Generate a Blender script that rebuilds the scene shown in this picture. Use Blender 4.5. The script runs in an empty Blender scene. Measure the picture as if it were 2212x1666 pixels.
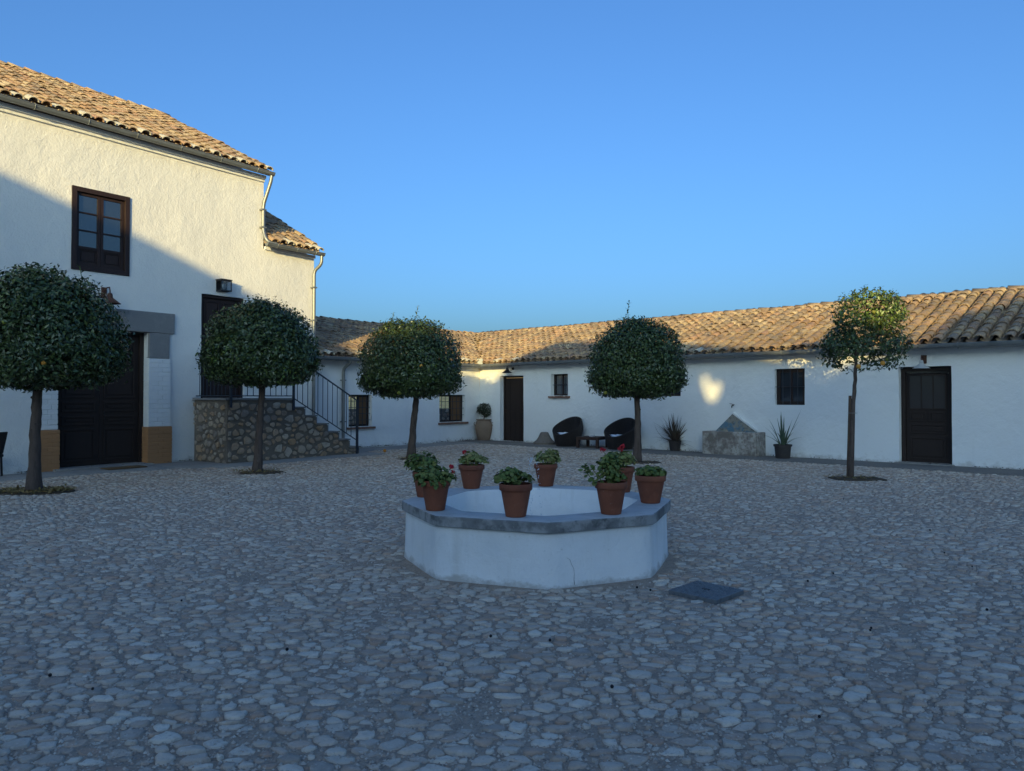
import bpy, bmesh, math, random
import numpy as np
from mathutils import Vector, Matrix, noise as mn
from math import radians as R, sin, cos, tan, pi, sqrt, atan2, hypot
random.seed(7); np.random.seed(7)
sc = bpy.context.scene
C = sc.collection

# ------------------------------------------------------------------ camera
W, H, F = 2212.0, 1666.0, 1598.0          # measuring frame of the photograph, focal length in its pixels
CAMH = 1.5; PITCH = math.atan(27/F)
cd = bpy.data.cameras.new('camera'); cam = bpy.data.objects.new('camera', cd); C.objects.link(cam)
cam.location = (0, 0, CAMH); cam.rotation_euler = (pi/2+PITCH, 0, 0)
cd.sensor_width = 36; cd.lens = 36*F/W; cd.clip_end = 2000; cd.clip_start = .05
sc.camera = cam
# ------------------------------------------------------------------ light
SUN_AZ, SUN_EL = R(7.5), R(9.0)            # sun behind the camera, a little to its left
wd = bpy.data.worlds.new('World'); sc.world = wd; wd.use_nodes = True
nt = wd.node_tree; bg = nt.nodes['Background']
sky = nt.nodes.new('ShaderNodeTexSky'); sky.sky_type = 'NISHITA'; sky.sun_disc = False
sky.sun_elevation = SUN_EL; sky.sun_rotation = pi + SUN_AZ
sky.air_density = 1.0; sky.dust_density = 5.5; sky.ozone_density = 3.0; sky.altitude = 300
wb = nt.nodes.new('ShaderNodeMix'); wb.data_type = 'RGBA'; wb.blend_type = 'MULTIPLY'; wb.inputs[0].default_value = 1; wb.clamp_result = False
wb.inputs[7].default_value = (.52, .775, 1.04, 1)          # camera white balance of the blue hour
nt.links.new(sky.outputs[0], wb.inputs[6]); nt.links.new(wb.outputs[2], bg.inputs[0]); bg.inputs[1].default_value = 0.15
sl = bpy.data.lights.new('sun', 'SUN'); sl.energy = 2.7; sl.angle = R(.45); sl.color = (1, .77, .30)
so = bpy.data.objects.new('sun', sl); C.objects.link(so)
sdir = Vector((sin(SUN_AZ)*cos(SUN_EL), cos(SUN_AZ)*cos(SUN_EL), -sin(SUN_EL)))
so.rotation_euler = sdir.to_track_quat('-Z', 'Y').to_euler(); so.location = (-3, -20, 12)
vs = sc.view_settings; vs.view_transform = 'Standard'; vs.look = 'None'; vs.gamma = 1; vs.use_curve_mapping = False
vs.exposure = 1.06

# ------------------------------------------------------------------ measuring helpers
def ray(x, y):
    d = Vector(((x-W/2)/F, 1, (H/2-y)/F)); d.rotate(Matrix.Rotation(PITCH, 3, 'X')); return d
def G(x, y, z=0.0):
    d = ray(x, y); t = (z-CAMH)/d.z; return Vector((d.x*t, d.y*t, z))
class Frame:
    def __init__(s, o, d):
        s.o = Vector(o); s.d = Vector(d).normalized(); s.n = Vector((s.d.y, -s.d.x))
    def P(s, a, o, z):
        p = s.o+s.d*a+s.n*o; return Vector((p.x, p.y, z))
    def sz(s, x, y, o=0.0):
        r = ray(x, y); q = s.o+s.n*o; r2 = Vector((r.x, r.y))
        t = q.dot(s.n)/r2.dot(s.n); p = r2*t-q
        return p.dot(s.d), CAMH+r.z*t
    def loc(s, p):
        q = Vector((p[0], p[1]))-s.o; return q.dot(s.d), q.dot(s.n)
    def rect(s, x0, x1, yt0, yt1, yb0, yb1, o=0.0):
        a, zt0 = s.sz(x0, yt0, o); b, zt1 = s.sz(x1, yt1, o)
        zb0 = s.sz(x0, yb0, o)[1]; zb1 = s.sz(x1, yb1, o)[1]
        return a, b, (zb0+zb1)/2, (zt0+zt1)/2
COR = (-1.15, 26.2)
LW = Frame((-7.55, 17.4), (.595, .804))
BL = Frame(COR, (.625, .78))
RW = Frame(COR, (.727, -.686))
def inframe(p, m=60):
    v = cam_inv @ Vector(p)
    if v.z > -.1: return False
    x = W/2+F*v.x/-v.z; y = H/2-F*v.y/-v.z
    return -m < x < W+m and -m < y < H+m
cam_inv = (Matrix.Translation(cam.location) @ cam.rotation_euler.to_matrix().to_4x4()).inverted()

# ------------------------------------------------------------------ materials
def mat(name, base, rough=.85, layers=(), bumps=(), rnd=None, rndmix=1.0, metal=0.0, spec=.3, ior=None, trans=0.0, coat=0, damp=None):
    m = bpy.data.materials.new(name); m.use_nodes = True
    t = m.node_tree; N = t.nodes; L = t.links; b = N['Principled BSDF']
    b.inputs['Roughness'].default_value = rough; b.inputs['Metallic'].default_value = metal
    b.inputs['Specular IOR Level'].default_value = spec
    if ior: b.inputs['IOR'].default_value = ior
    if trans: b.inputs['Transmission Weight'].default_value = trans
    geo = N.new('ShaderNodeNewGeometry')
    def coords(sc_):
        if isinstance(sc_, (int, float)): sc_ = (sc_,)*3
        mp = N.new('ShaderNodeVectorMath'); mp.operation = 'MULTIPLY'
        L.new(geo.outputs['Position'], mp.inputs[0]); mp.inputs[1].default_value = sc_; return mp.outputs[0]
    rgb = N.new('ShaderNodeRGB'); rgb.outputs[0].default_value = (*base, 1); col = rgb.outputs[0]
    if rnd:
        oi = N.new('ShaderNodeObjectInfo'); ad = N.new('ShaderNodeMath'); ad.operation = 'ADD'
        fr = N.new('ShaderNodeMath'); fr.operation = 'FRACT'
        L.new(geo.outputs['Random Per Island'], ad.inputs[0]); L.new(oi.outputs['Random'], ad.inputs[1]); L.new(ad.outputs[0], fr.inputs[0])
        cr = N.new('ShaderNodeValToRGB'); cr.color_ramp.interpolation = 'LINEAR'
        e = cr.color_ramp.elements
        for i, c in enumerate(rnd):
            p = i/(len(rnd)-1)
            if i < 2: e[i].position = p; e[i].color = (*c, 1)
            else: q = e.new(p); q.color = (*c, 1)
        if len(rnd) > 2:
            e[0].position = 0
            for i, c in enumerate(rnd): e[i].position = i/(len(rnd)-1); e[i].color = (*c, 1)
        L.new(fr.outputs[0], cr.inputs[0])
        mx = N.new('ShaderNodeMix'); mx.data_type = 'RGBA'; mx.inputs[0].default_value = rndmix
        L.new(col, mx.inputs[6]); L.new(cr.outputs[0], mx.inputs[7]); col = mx.outputs[2]
    for (s_, c2, lo, hi, amt, *det) in layers:
        nz = N.new('ShaderNodeTexNoise'); nz.inputs['Scale'].default_value = 1; nz.inputs['Detail'].default_value = det[0] if det else 5
        nz.inputs['Roughness'].default_value = .62
        L.new(coords(s_), nz.inputs['Vector'])
        mr = N.new('ShaderNodeMapRange'); mr.inputs[1].default_value = lo; mr.inputs[2].default_value = hi; mr.inputs[4].default_value = amt
        L.new(nz.outputs[0], mr.inputs[0])
        mx = N.new('ShaderNodeMix'); mx.data_type = 'RGBA'; L.new(mr.outputs[0], mx.inputs[0])
        L.new(col, mx.inputs[6]); mx.inputs[7].default_value = (*c2, 1); col = mx.outputs[2]
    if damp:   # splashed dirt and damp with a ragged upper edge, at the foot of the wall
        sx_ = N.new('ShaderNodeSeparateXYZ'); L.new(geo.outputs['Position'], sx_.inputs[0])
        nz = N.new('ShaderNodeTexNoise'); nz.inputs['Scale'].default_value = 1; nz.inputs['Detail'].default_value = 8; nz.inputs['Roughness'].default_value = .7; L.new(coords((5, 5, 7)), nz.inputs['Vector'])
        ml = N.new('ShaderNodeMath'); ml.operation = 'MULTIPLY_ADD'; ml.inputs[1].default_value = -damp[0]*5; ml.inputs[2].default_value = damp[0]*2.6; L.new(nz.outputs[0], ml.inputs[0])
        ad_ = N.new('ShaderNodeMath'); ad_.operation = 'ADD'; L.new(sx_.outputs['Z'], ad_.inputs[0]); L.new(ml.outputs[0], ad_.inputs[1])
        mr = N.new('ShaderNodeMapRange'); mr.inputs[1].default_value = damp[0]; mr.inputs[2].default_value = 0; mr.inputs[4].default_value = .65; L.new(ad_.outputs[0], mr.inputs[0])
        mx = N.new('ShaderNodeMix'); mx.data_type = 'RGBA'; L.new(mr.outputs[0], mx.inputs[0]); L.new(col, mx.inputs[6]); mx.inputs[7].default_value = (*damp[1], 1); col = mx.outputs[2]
    L.new(col, b.inputs['Base Color'])
    prev = None
    for (kind, s_, st, dist) in bumps:
        if kind == 'v':
            nz = N.new('ShaderNodeTexVoronoi'); nz.feature = 'SMOOTH_F1'; out = nz.outputs['Distance']
        elif kind == 'w':
            nz = N.new('ShaderNodeTexWave'); nz.bands_direction = 'Z'; nz.inputs['Distortion'].default_value = .6; out = nz.outputs[1]
        else:
            nz = N.new('ShaderNodeTexNoise'); nz.inputs['Detail'].default_value = 6; nz.inputs['Roughness'].default_value = .6; out = nz.outputs[0]
        nz.inputs['Scale'].default_value = 1; L.new(coords(s_), nz.inputs['Vector'])
        bp = N.new('ShaderNodeBump'); bp.inputs['Strength'].default_value = st; bp.inputs['Distance'].default_value = dist
        L.new(out, bp.inputs['Height'])
        if prev: L.new(prev, bp.inputs['Normal'])
        prev = bp.outputs[0]
    if prev: L.new(prev, b.inputs['Normal'])
    return m
M = {}
M['plaster_rough'] = mat('rough_white_plaster', (.77, .75, .70), .9, [(.55, (.70, .69, .66), .45, .75, .5), (7, (.62, .61, .58), .62, .8, .5), ((1.2, 1.2, .35), (.66, .64, .58), .6, .8, .35)],
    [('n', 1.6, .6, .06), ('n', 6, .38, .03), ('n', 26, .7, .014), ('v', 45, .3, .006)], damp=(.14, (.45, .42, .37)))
M['plaster'] = mat('smooth_white_plaster', (.80, .80, .775), .9, [(.5, (.69, .69, .68), .45, .75, .5), (9, (.6, .59, .56), .68, .82, .5), ((2, 2, .5), (.66, .65, .61), .58, .8, .35)],
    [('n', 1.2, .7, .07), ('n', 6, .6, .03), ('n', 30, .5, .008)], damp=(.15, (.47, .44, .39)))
M['whitebrick'] = mat('painted_white_brick', (.74, .735, .71), .85, [(6, (.58, .57, .54), .55, .8, .5)], [('n', 20, .5, .01)])
M['ochre'] = mat('ochre_painted_brick', (.40, .20, .09), .85, [(5, (.33, .18, .085), .5, .8, .6)], [('n', 22, .5, .01)])
M['greystone'] = mat('grey_dressed_stone', (.21, .205, .20), .85, [(4, (.29, .28, .26), .5, .75, .6), (24, (.15, .15, .15), .55, .8, .6)], [('n', 30, .5, .008)])
TILEC = [(.42, .275, .145), (.50, .36, .205), (.34, .21, .12), (.54, .41, .25), (.38, .26, .155), (.47, .285, .155), (.27, .20, .14), (.46, .34, .20), (.40, .23, .14), (.30, .23, .16), (.24, .18, .13)]
M['tile'] = mat('weathered_clay_tile', (.5, .3, .15), .9, [(3.2, (.19, .14, .10), .50, .68, .75), (30, (.10, .08, .065), .54, .66, .85), (46, (.60, .55, .45), .60, .70, .7), (.9, (.19, .14, .10), .46, .66, .75)],
    [('n', 60, .5, .01)], rnd=TILEC)
M['tile_main'] = mat('golden_clay_tile', (.5, .3, .15), .9, [(3.2, (.30, .20, .11), .56, .75, .5), (34, (.20, .14, .09), .6, .74, .6), (1.1, (.30, .21, .12), .58, .8, .4)],
    [('n', 60, .4, .01)], rnd=TILEC)
M['tile_lime'] = mat('limed_tile_end', (.50, .46, .38), .9, [(20, (.3, .24, .18), .5, .7, .8)], [('n', 60, .5, .01)])
M['deck'] = mat('roof_mortar', (.30, .23, .16), .95, [(12, (.16, .12, .09), .45, .7, .8)], [('n', 20, .6, .02)])
M['zinc'] = mat('zinc_gutter', (.20, .215, .22), .5, [(3, (.12, .125, .12), .5, .75, .6)], [('n', 20, .2, .004)], metal=.35, spec=.4)
M['darkwood'] = mat('dark_brown_wood', (.028, .019, .016), .6, [((30, 30, 2), (.035, .022, .018), .45, .7, .6)], [('n', (40, 40, 3), .35, .004)], spec=.25)
M['winwood'] = mat('red_brown_window_wood', (.028, .016, .0145), .55, [((30, 30, 3), (.045, .026, .022), .45, .7, .6)], [('n', (40, 40, 4), .35, .003)])
M['shutter'] = mat('brown_shutter_wood', (.16, .09, .045), .7, [((30, 30, 2), (.10, .055, .03), .45, .7, .6)], [('n', (40, 40, 3), .3, .004)])
M['glass'] = mat('window_glass', (.02, .026, .034), .03, spec=.5, ior=2.3)
M['mirror'] = mat('clear_window_glass', (.9, .92, .95), .0, spec=.5, ior=1.02, trans=1)
M['glass2'] = mat('wing_window_glass', (.035, .04, .05), .08, spec=.5, ior=1.9)
M['dimglass'] = mat('dim_window_glass', (.028, .03, .036), .12, spec=.5, ior=1.5)
M['iron'] = mat('dark_painted_iron', (.035, .042, .055), .5, metal=.2, spec=.4)
M['rust'] = mat('rusty_iron', (.10, .045, .03), .7, [(20, (.05, .03, .025), .5, .7, .8)], metal=.1)
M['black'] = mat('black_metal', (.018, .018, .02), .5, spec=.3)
M['paleshade'] = mat('pale_enamel', (.42, .43, .42), .4, [(10, (.25, .24, .22), .55, .7, .7)])
M['rubblemortar'] = mat('grey_brown_mortar', (.175, .145, .115), .95, [(3, (.12, .10, .085), .45, .7, .7), (18, (.24, .2, .16), .55, .75, .6)], [('n', 14, .8, .02), ('n', 60, .4, .006)])
M['rubble'] = mat('limestone_rubble', (.3, .27, .22), .9, [(9, (.17, .14, .11), .5, .72, .7), (4, (.40, .36, .30), .52, .75, .6)], [('n', 12, .8, .03), ('n', 50, .5, .008)],
    rnd=[(.30, .24, .18), (.44, .35, .26), (.38, .25, .15), (.28, .23, .19), (.48, .40, .31), (.34, .27, .20), (.42, .26, .14), (.25, .21, .18), (.40, .33, .26)])
M['slab'] = mat('grey_step_slab', (.20, .19, .18), .8, [(8, (.14, .13, .12), .5, .7, .6)], [('n', 30, .3, .004)])
M['cobble'] = mat('cobble_stone', (.3, .3, .3), .8, [(18, (.24, .19, .155), .48, .72, .4), (6, (.55, .49, .42), .5, .72, .6), (60, (.15, .125, .11), .58, .72, .5), (34, (.66, .60, .53), .60, .74, .6)], [('n', 22, .9, .012), ('n', 70, .7, .004)],
    rnd=[(.46, .36, .28), (.60, .49, .39), (.40, .29, .22), (.68, .58, .47), (.38, .30, .24), (.52, .36, .26), (.46, .38, .31), (.66, .58, .48), (.38, .30, .24), (.42, .28, .20), (.56, .46, .37), (.33, .27, .22), (.62, .53, .43), (.42, .34, .28)])
M['mortar'] = mat('yard_mortar', (.40, .30, .225), .95, [(.5, (.42, .34, .27), .4, .7, .6), (11, (.22, .17, .135), .48, .68, .6), (70, (.44, .41, .37), .56, .72, .8), (45, (.12, .10, .09), .55, .70, .75)], [('n', 14, 1, .035), ('n', 60, 1, .012)])
M['path'] = mat('gravelly_concrete', (.31, .285, .255), .95, [(.8, (.18, .165, .15), .4, .7, .6), (60, (.34, .32, .3), .56, .74, .7), (30, (.12, .11, .1), .55, .72, .6)], [('n', 50, .6, .008), ('n', 3, .5, .03)])
M['darkpath'] = mat('dark_gravel', (.19, .17, .15), .95, [(.8, (.19, .175, .155), .4, .7, .6), (55, (.30, .28, .26), .58, .74, .7), (30, (.07, .065, .06), .52, .72, .7)], [('n', 45, .9, .014), ('n', 3, .5, .03)])
M['earth'] = mat('dry_earth', (.16, .12, .085), 1, [(2, (.24, .19, .12), .4, .7, .6)], [('n', 8, .6, .03)])
M['soil'] = mat('dark_soil', (.085, .062, .042), 1, [(20, (.10, .075, .05), .45, .7, .7)], [('n', 25, .9, .03)])
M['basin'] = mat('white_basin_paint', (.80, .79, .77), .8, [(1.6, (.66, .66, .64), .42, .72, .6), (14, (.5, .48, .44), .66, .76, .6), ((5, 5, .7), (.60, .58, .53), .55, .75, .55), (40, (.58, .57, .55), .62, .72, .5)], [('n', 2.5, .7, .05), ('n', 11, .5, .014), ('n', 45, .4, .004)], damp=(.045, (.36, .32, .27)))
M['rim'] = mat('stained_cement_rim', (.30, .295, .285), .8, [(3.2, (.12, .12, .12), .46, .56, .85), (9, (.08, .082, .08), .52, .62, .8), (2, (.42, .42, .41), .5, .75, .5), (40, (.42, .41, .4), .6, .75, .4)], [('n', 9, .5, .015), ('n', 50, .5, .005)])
M['rimtop'] = mat('worn_cement_top', (.46, .45, .44), .8, [(2.5, (.34, .34, .33), .48, .7, .7), (12, (.28, .27, .26), .56, .7, .6), (40, (.55, .54, .52), .6, .75, .4)], [('n', 9, .5, .012), ('n', 50, .5, .004)])
M['terra'] = mat('terracotta_pot', (.20, .065, .035), .8, [(6, (.135, .045, .028), .45, .72, .7), (18, (.27, .12, .08), .58, .75, .5), (30, (.36, .28, .23), .68, .76, .5)], [('n', 30, .3, .004)], rnd=[(.17, .055, .032), (.25, .085, .045), (.20, .065, .035), (.23, .075, .04)])
M['jar'] = mat('tan_earthenware', (.25, .17, .115), .8, [(5, (.18, .12, .085), .45, .7, .6), (20, (.33, .26, .2), .6, .75, .5)], [('n', 20, .3, .006)])
M['plasticpot'] = mat('dark_plastic_pot', (.045, .038, .038), .6, [(10, (.08, .07, .065), .55, .75, .5)])
M['bark'] = mat('orange_tree_bark', (.095, .07, .058), .95, [((18, 18, 4), (.05, .037, .03), .45, .7, .8), (9, (.16, .13, .11), .6, .75, .5)], [('n', (25, 25, 6), .8, .015)])
M['stake'] = mat('weathered_stake', (.10, .065, .045), .9, [((25, 25, 3), (.06, .04, .03), .45, .7, .7)], [('n', (30, 30, 4), .5, .006)])
M['leaf'] = mat('orange_tree_leaf', (.04, .07, .03), .36, spec=.5, rnd=[(.032, .054, .016), (.046, .076, .020), (.027, .044, .016), (.060, .090, .024), (.036, .060, .020), (.038, .066, .018), (.085, .115, .028), (.032, .050, .018)])
M['youngleaf'] = mat('young_citrus_leaf', (.10, .17, .03), .4, spec=.45, rnd=[(.10, .17, .03), (.15, .20, .04), (.07, .13, .03), (.17, .19, .045)])
M['geran'] = mat('geranium_leaf', (.06, .11, .03), .6, rnd=[(.085, .13, .03), (.13, .17, .04), (.065, .105, .03), (.18, .19, .05), (.09, .14, .03), (.15, .16, .05)])
M['geran2'] = mat('pale_geranium_leaf', (.10, .15, .05), .6, rnd=[(.17, .20, .055), (.24, .25, .08), (.11, .15, .045), (.28, .25, .09), (.14, .18, .045)])
M['red'] = mat('red_petal', (.55, .02, .03), .6, rnd=[(.55, .02, .03), (.42, .012, .03), (.6, .05, .05)])
M['shrub'] = mat('dark_shrub_leaf', (.04, .055, .03), .5, rnd=[(.035, .05, .028), (.055, .07, .035), (.03, .04, .027), (.075, .06, .035)])
M['aloe'] = mat('green_aloe', (.075, .12, .08), .5, [(6, (.055, .085, .05), .45, .7, .6)], rnd=[(.07, .11, .075), (.09, .13, .085), (.06, .10, .06)])
M['dryaloe'] = mat('dry_brown_aloe', (.09, .06, .045), .7, [(8, (.06, .045, .035), .45, .7, .6)], rnd=[(.085, .058, .045), (.12, .08, .055), (.065, .05, .04), (.10, .075, .05), (.08, .07, .05)])
M['orange'] = mat('orange_fruit', (.62, .24, .03), .5, [(5, (.5, .28, .05), .4, .7, .6)])
M['greenfruit'] = mat('unripe_fruit', (.17, .19, .03), .45, [(4, (.35, .22, .03), .5, .7, .6)])
M['litter'] = mat('fallen_leaves', (.15, .1, .05), .8, rnd=[(.22, .13, .05), (.32, .23, .09), (.13, .08, .04), (.19, .16, .06), (.36, .28, .13)])
M['wicker'] = mat('dark_wicker', (.030, .024, .023), .6, [(60, (.06, .048, .042), .5, .65, .7)], [('w', (0, 0, 60), .8, .008), ('n', (60, 60, 30), .6, .006)])
M['cushion'] = mat('white_cushion', (.72, .75, .80), .9, bumps=[('n', 8, .5, .02)])
M['tablewood'] = mat('brown_table_wood', (.045, .024, .018), .6, [((30, 3, 30), (.07, .04, .03), .45, .7, .6)], [('n', 30, .3, .004)])
M['white'] = mat('white_ceramic', (.7, .7, .7), .4)
M['bellstone'] = mat('speckled_stone', (.20, .165, .135), .95, [(30, (.34, .3, .26), .58, .7, .8), (12, (.12, .1, .09), .5, .7, .6)], [('n', 40, .9, .02)])
M['trough'] = mat('peeling_whitewashed_stone', (.42, .39, .35), .95, [(3.0, (.15, .13, .115), .42, .56, .9), (13, (.22, .18, .155), .52, .6, .85), (40, (.36, .29, .25), .6, .7, .6)], [('n', 13, .8, .015), ('n', 50, .5, .006)])
M['bluestone'] = mat('flaking_blue_paint', (.11, .20, .27), .9, [(3.2, (.30, .27, .22), .45, .54, .9), (14, (.13, .14, .12), .55, .62, .8), (5, (.42, .35, .27), .6, .66, .9), (60, (.3, .32, .32), .62, .7, .4)], [('n', 14, .8, .015)])
M['brick'] = mat('red_brown_brick', (.22, .12, .085), .95, [(12, (.13, .085, .065), .45, .7, .7), (30, (.34, .27, .22), .6, .72, .6)], [('n', 30, .6, .01)])
M['drain'] = mat('steel_drain_cover', (.17, .18, .19), .55, [(20, (.05, .055, .06), .5, .7, .6)], metal=.3, spec=.4)
M['mat'] = mat('coir_doormat', (.17, .10, .045), 1, [(60, (.09, .055, .03), .45, .65, .8)], [('n', 90, .9, .01)])
M['water'] = mat('water', (.55, .68, .72), .03, spec=.5, ior=1.33, trans=.85)
M['crack'] = mat('crack_grime', (.10, .09, .075), 1)
M['berry'] = mat('black_berry', (.012, .010, .012), .5)
M['pvc'] = mat('galvanised_pipe', (.24, .245, .23), .4, [(4, (.24, .25, .25), .5, .7, .6)], metal=.5, spec=.5)

# ------------------------------------------------------------------ object helpers
def tag(o, label=None, cat=None, group=None, kind=None):
    if label: o['label'] = label
    if cat: o['category'] = cat
    if group: o['group'] = group
    if kind: o['kind'] = kind
    return o
def empty(name, loc, label, cat, group=None):
    o = bpy.data.objects.new(name, None); C.objects.link(o); o.location = loc; o.empty_display_size = .2
    return tag(o, label, cat, group)
def base_of(o):
    v = Vector((0, 0, 0))
    while o is not None: v = v+o.location; o = o.parent
    return v
class MB:
    def __init__(s): s.v = []; s.f = []
    def add(s, vs_, fs):
        n = len(s.v); s.v += [tuple(p) for p in vs_]; s.f += [tuple(n+i for i in f) for f in fs]; return s
    def hexa(s, p):   # 8 corners: 4 bottom ccw, 4 top ccw
        return s.add(p, [(0, 3, 2, 1), (4, 5, 6, 7), (0, 1, 5, 4), (1, 2, 6, 5), (2, 3, 7, 6), (3, 0, 4, 7)])
    def box(s, x0, x1, y0, y1, z0, z1):
        return s.hexa([(x0, y0, z0), (x1, y0, z0), (x1, y1, z0), (x0, y1, z0), (x0, y0, z1), (x1, y0, z1), (x1, y1, z1), (x0, y1, z1)])
    def fbox(s, fr, a0, a1, o0, o1, z0, z1, j=0):
        q = [(a0, o1, z0), (a1, o1, z0), (a1, o0, z0), (a0, o0, z0), (a0, o1, z1), (a1, o1, z1), (a1, o0, z1), (a0, o0, z1)]
        return s.hexa([fr.P(a+random.uniform(-j, j), o+random.uniform(-j, j), z+random.uniform(-j, j)) for a, o, z in q])
    def tube(s, pts, r, n=8, cap=True):
        pts = [Vector(p) for p in pts]; rs = r if isinstance(r, (list, tuple)) else [r]*len(pts)
        rings = []; up = None
        for i, p in enumerate(pts):
            d = (pts[min(i+1, len(pts)-1)]-pts[max(i-1, 0)]).normalized()
            if up is None: up = Vector((0, 0, 1)) if abs(d.z) < .9 else Vector((1, 0, 0))
            a = d.cross(up).normalized(); b = a.cross(d).normalized(); up = b
            rings.append([p+(a*cos(2*pi*k/n)+b*sin(2*pi*k/n))*rs[i] for k in range(n)])
        n0 = len(s.v)
        for q in rings: s.v += [tuple(x) for x in q]
        for i in range(len(pts)-1):
            for k in range(n):
                k2 = (k+1) % n; s.f.append((n0+i*n+k, n0+i*n+k2, n0+(i+1)*n+k2, n0+(i+1)*n+k))
        if cap:
            s.f.append(tuple(n0+k for k in reversed(range(n)))); e = n0+(len(pts)-1)*n; s.f.append(tuple(e+k for k in range(n)))
        return s
    def lathe(s, prof, c=(0, 0, 0), n=24, wob=0):
        n0 = len(s.v); ph = random.uniform(0, 6)
        for (r, z) in prof:
            for k in range(n):
                a = 2*pi*k/n; rr = r*(1+wob*sin(2*a+ph+z*5)); s.v.append((c[0]+rr*cos(a), c[1]+rr*sin(a), c[2]+z))
        for i in range(len(prof)-1):
            for k in range(n):
                k2 = (k+1) % n; s.f.append((n0+i*n+k, n0+i*n+k2, n0+(i+1)*n+k2, n0+(i+1)*n+k))
        if prof[0][0] > 0: s.f.append(tuple(n0+k for k in reversed(range(n))))
        if prof[-1][0] > 0: e = n0+(len(prof)-1)*n; s.f.append(tuple(e+k for k in range(n)))
        return s
    def prism(s, poly, vec):
        n = len(poly); p = [Vector(q) for q in poly]; v = Vector(vec)
        return s.add(p+[q+v for q in p], [tuple(reversed(range(n))), tuple(range(n, 2*n))]+[(i, (i+1) % n, n+(i+1) % n, n+i) for i in range(n)])
    def build(s, name, m, parent=None, smooth=False, bevel=0, sub=0, sharp=None):
        b = base_of(parent) if parent else Vector((0, 0, 0))
        me = bpy.data.meshes.new(name)
        me.from_pydata([(x-b.x, y-b.y, z-b.z) for x, y, z in s.v], [], s.f); me.update()
        return link(name, me, m, parent, smooth, bevel)
def link(name, me, m, parent=None, smooth=False, bevel=0):
    me.materials.append(m) if m else None
    o = bpy.data.objects.new(name, me); C.objects.link(o)
    if parent: o.parent = parent
    if smooth:
        me.polygons.foreach_set('use_smooth', [True]*len(me.polygons))
        if smooth == 'auto': me.set_sharp_from_angle(angle=R(40))
    if bevel:
        bv = o.modifiers.new('bevel', 'BEVEL'); bv.width = bevel; bv.segments = 2; bv.limit_method = 'ANGLE'
    return o
def npmesh(name, V, faces_n, m, parent=None, off=None, smooth=False):
    """V (n,3) array, faces_n list of (k-gon index arrays)"""
    me = bpy.data.meshes.new(name)
    if off is None: off = base_of(parent) if parent else Vector((0, 0, 0))
    V = V-np.array(off)
    me.vertices.add(len(V)); me.vertices.foreach_set('co', V.astype(np.float32).ravel())
    idx = np.concatenate([f.ravel() for f in faces_n]); cnt = np.concatenate([np.full(len(f), f.shape[1]) for f in faces_n])
    me.loops.add(len(idx)); me.loops.foreach_set('vertex_index', idx.astype(np.int32))
    me.polygons.add(len(cnt)); st = np.concatenate([[0], np.cumsum(cnt)[:-1]])
    me.polygons.foreach_set('loop_start', st.astype(np.int32)); me.polygons.foreach_set('loop_total', cnt.astype(np.int32))
    if smooth: me.polygons.foreach_set('use_smooth', [True]*len(cnt))
    me.update(calc_edges=True); me.validate()
    return link(name, me, m, parent)
def sphere(mb, c, r, n=8, sq=1.0):
    pr = [(max(1e-4, r*sin(pi*i/n)), -r*cos(pi*i/n)*sq) for i in range(n+1)]
    pr[0] = (r*.05, pr[0][1]); pr[-1] = (r*.05, pr[-1][1]); return mb.lathe(pr, c, n=max(8, n+2))

# ------------------------------------------------------------------ ground
M['ground'] = M['earth']
g = MB()
g.add([(-300, -300, -.03), (300, -300, -.03), (300, 300, -.03), (-300, 300, -.03)], [(0, 1, 2, 3)])
tag(g.build('ground', M['earth']), kind='structure')
# undulating mortar bed of the yard (cobbles are set in it)
PW_L, PW_B, PW_R = 1.05, 1.0, 1.15
def bed(x, y): return .014*mn.noise(Vector((x*.35, y*.35, 0)))+.006*mn.noise(Vector((x*1.3, y*1.3, 5)))
xs = np.arange(-26, 26.1, .5); ys = np.arange(-9, 30.1, .5)
V = np.array([(x, y, bed(x, y)-.008) for y in ys for x in xs]); nx = len(xs)
fi = np.array([(j*nx+i, j*nx+i+1, (j+1)*nx+i+1, (j+1)*nx+i) for j in range(len(ys)-1) for i in range(nx-1)])
yard = npmesh('cobbled_yard', V, [fi], M['mortar'], smooth=True); tag(yard, kind='structure')
CF = Vector((.24, 7.11))                 # fountain centre
TREES = [G(73, 1062), G(556, 1021), G(888, 991), G(1376, 999), G(1838, 1034)]
PIT = [(.62, .42), (.46, .36), (.38, .36), (.42, .34), (.46, .34)]
DRAIN = [G(1447, 1281), G(1554, 1304.5), G(1601, 1281), G(1502, 1261)]
dc = sum(DRAIN, Vector())/4
# paths along the walls
def strip(name, fr, a0, a1, w, m, z=.012, w0=None):
    mb = MB(); n = int((a1-a0)/.35); pv = []; 
    for i in range(n+1):
        a = a0+(a1-a0)*i/n; ww = (w if w0 is None else w0+(w-w0)*min(1, max(0, (a-a0)/.9)))+.10*mn.noise(Vector((a*1.1, 3, z*50)))+.05*mn.noise(Vector((a*4, 9, 1)))
        pv += [fr.P(a, -.2, z), fr.P(a, ww*.5, z+.012), fr.P(a, ww, z), fr.P(a, ww+.05, -.02)]
    mb.add(pv, [(4*i+k, 4*i+k+1, 4*i+5+k, 4*i+4+k) for i in range(n) for k in range(3)])
    for k in range(len(mb.f)): mb.f[k] = tuple(reversed(mb.f[k]))
    return tag(mb.build(name, m, smooth=True), kind='structure')
strip('path_left', LW, -18, 4.6, PW_L, M['path'], .016)
strip('path_stairs', LW, -1.1, 4.4, 1.95, M['path'], .018, w0=.95)
strip('path_back', BL, -8, 1.0, PW_B, M['path'], .012)
strip('path_right', RW, -.9, 26, PW_R, M['darkpath'], .024)
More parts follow.
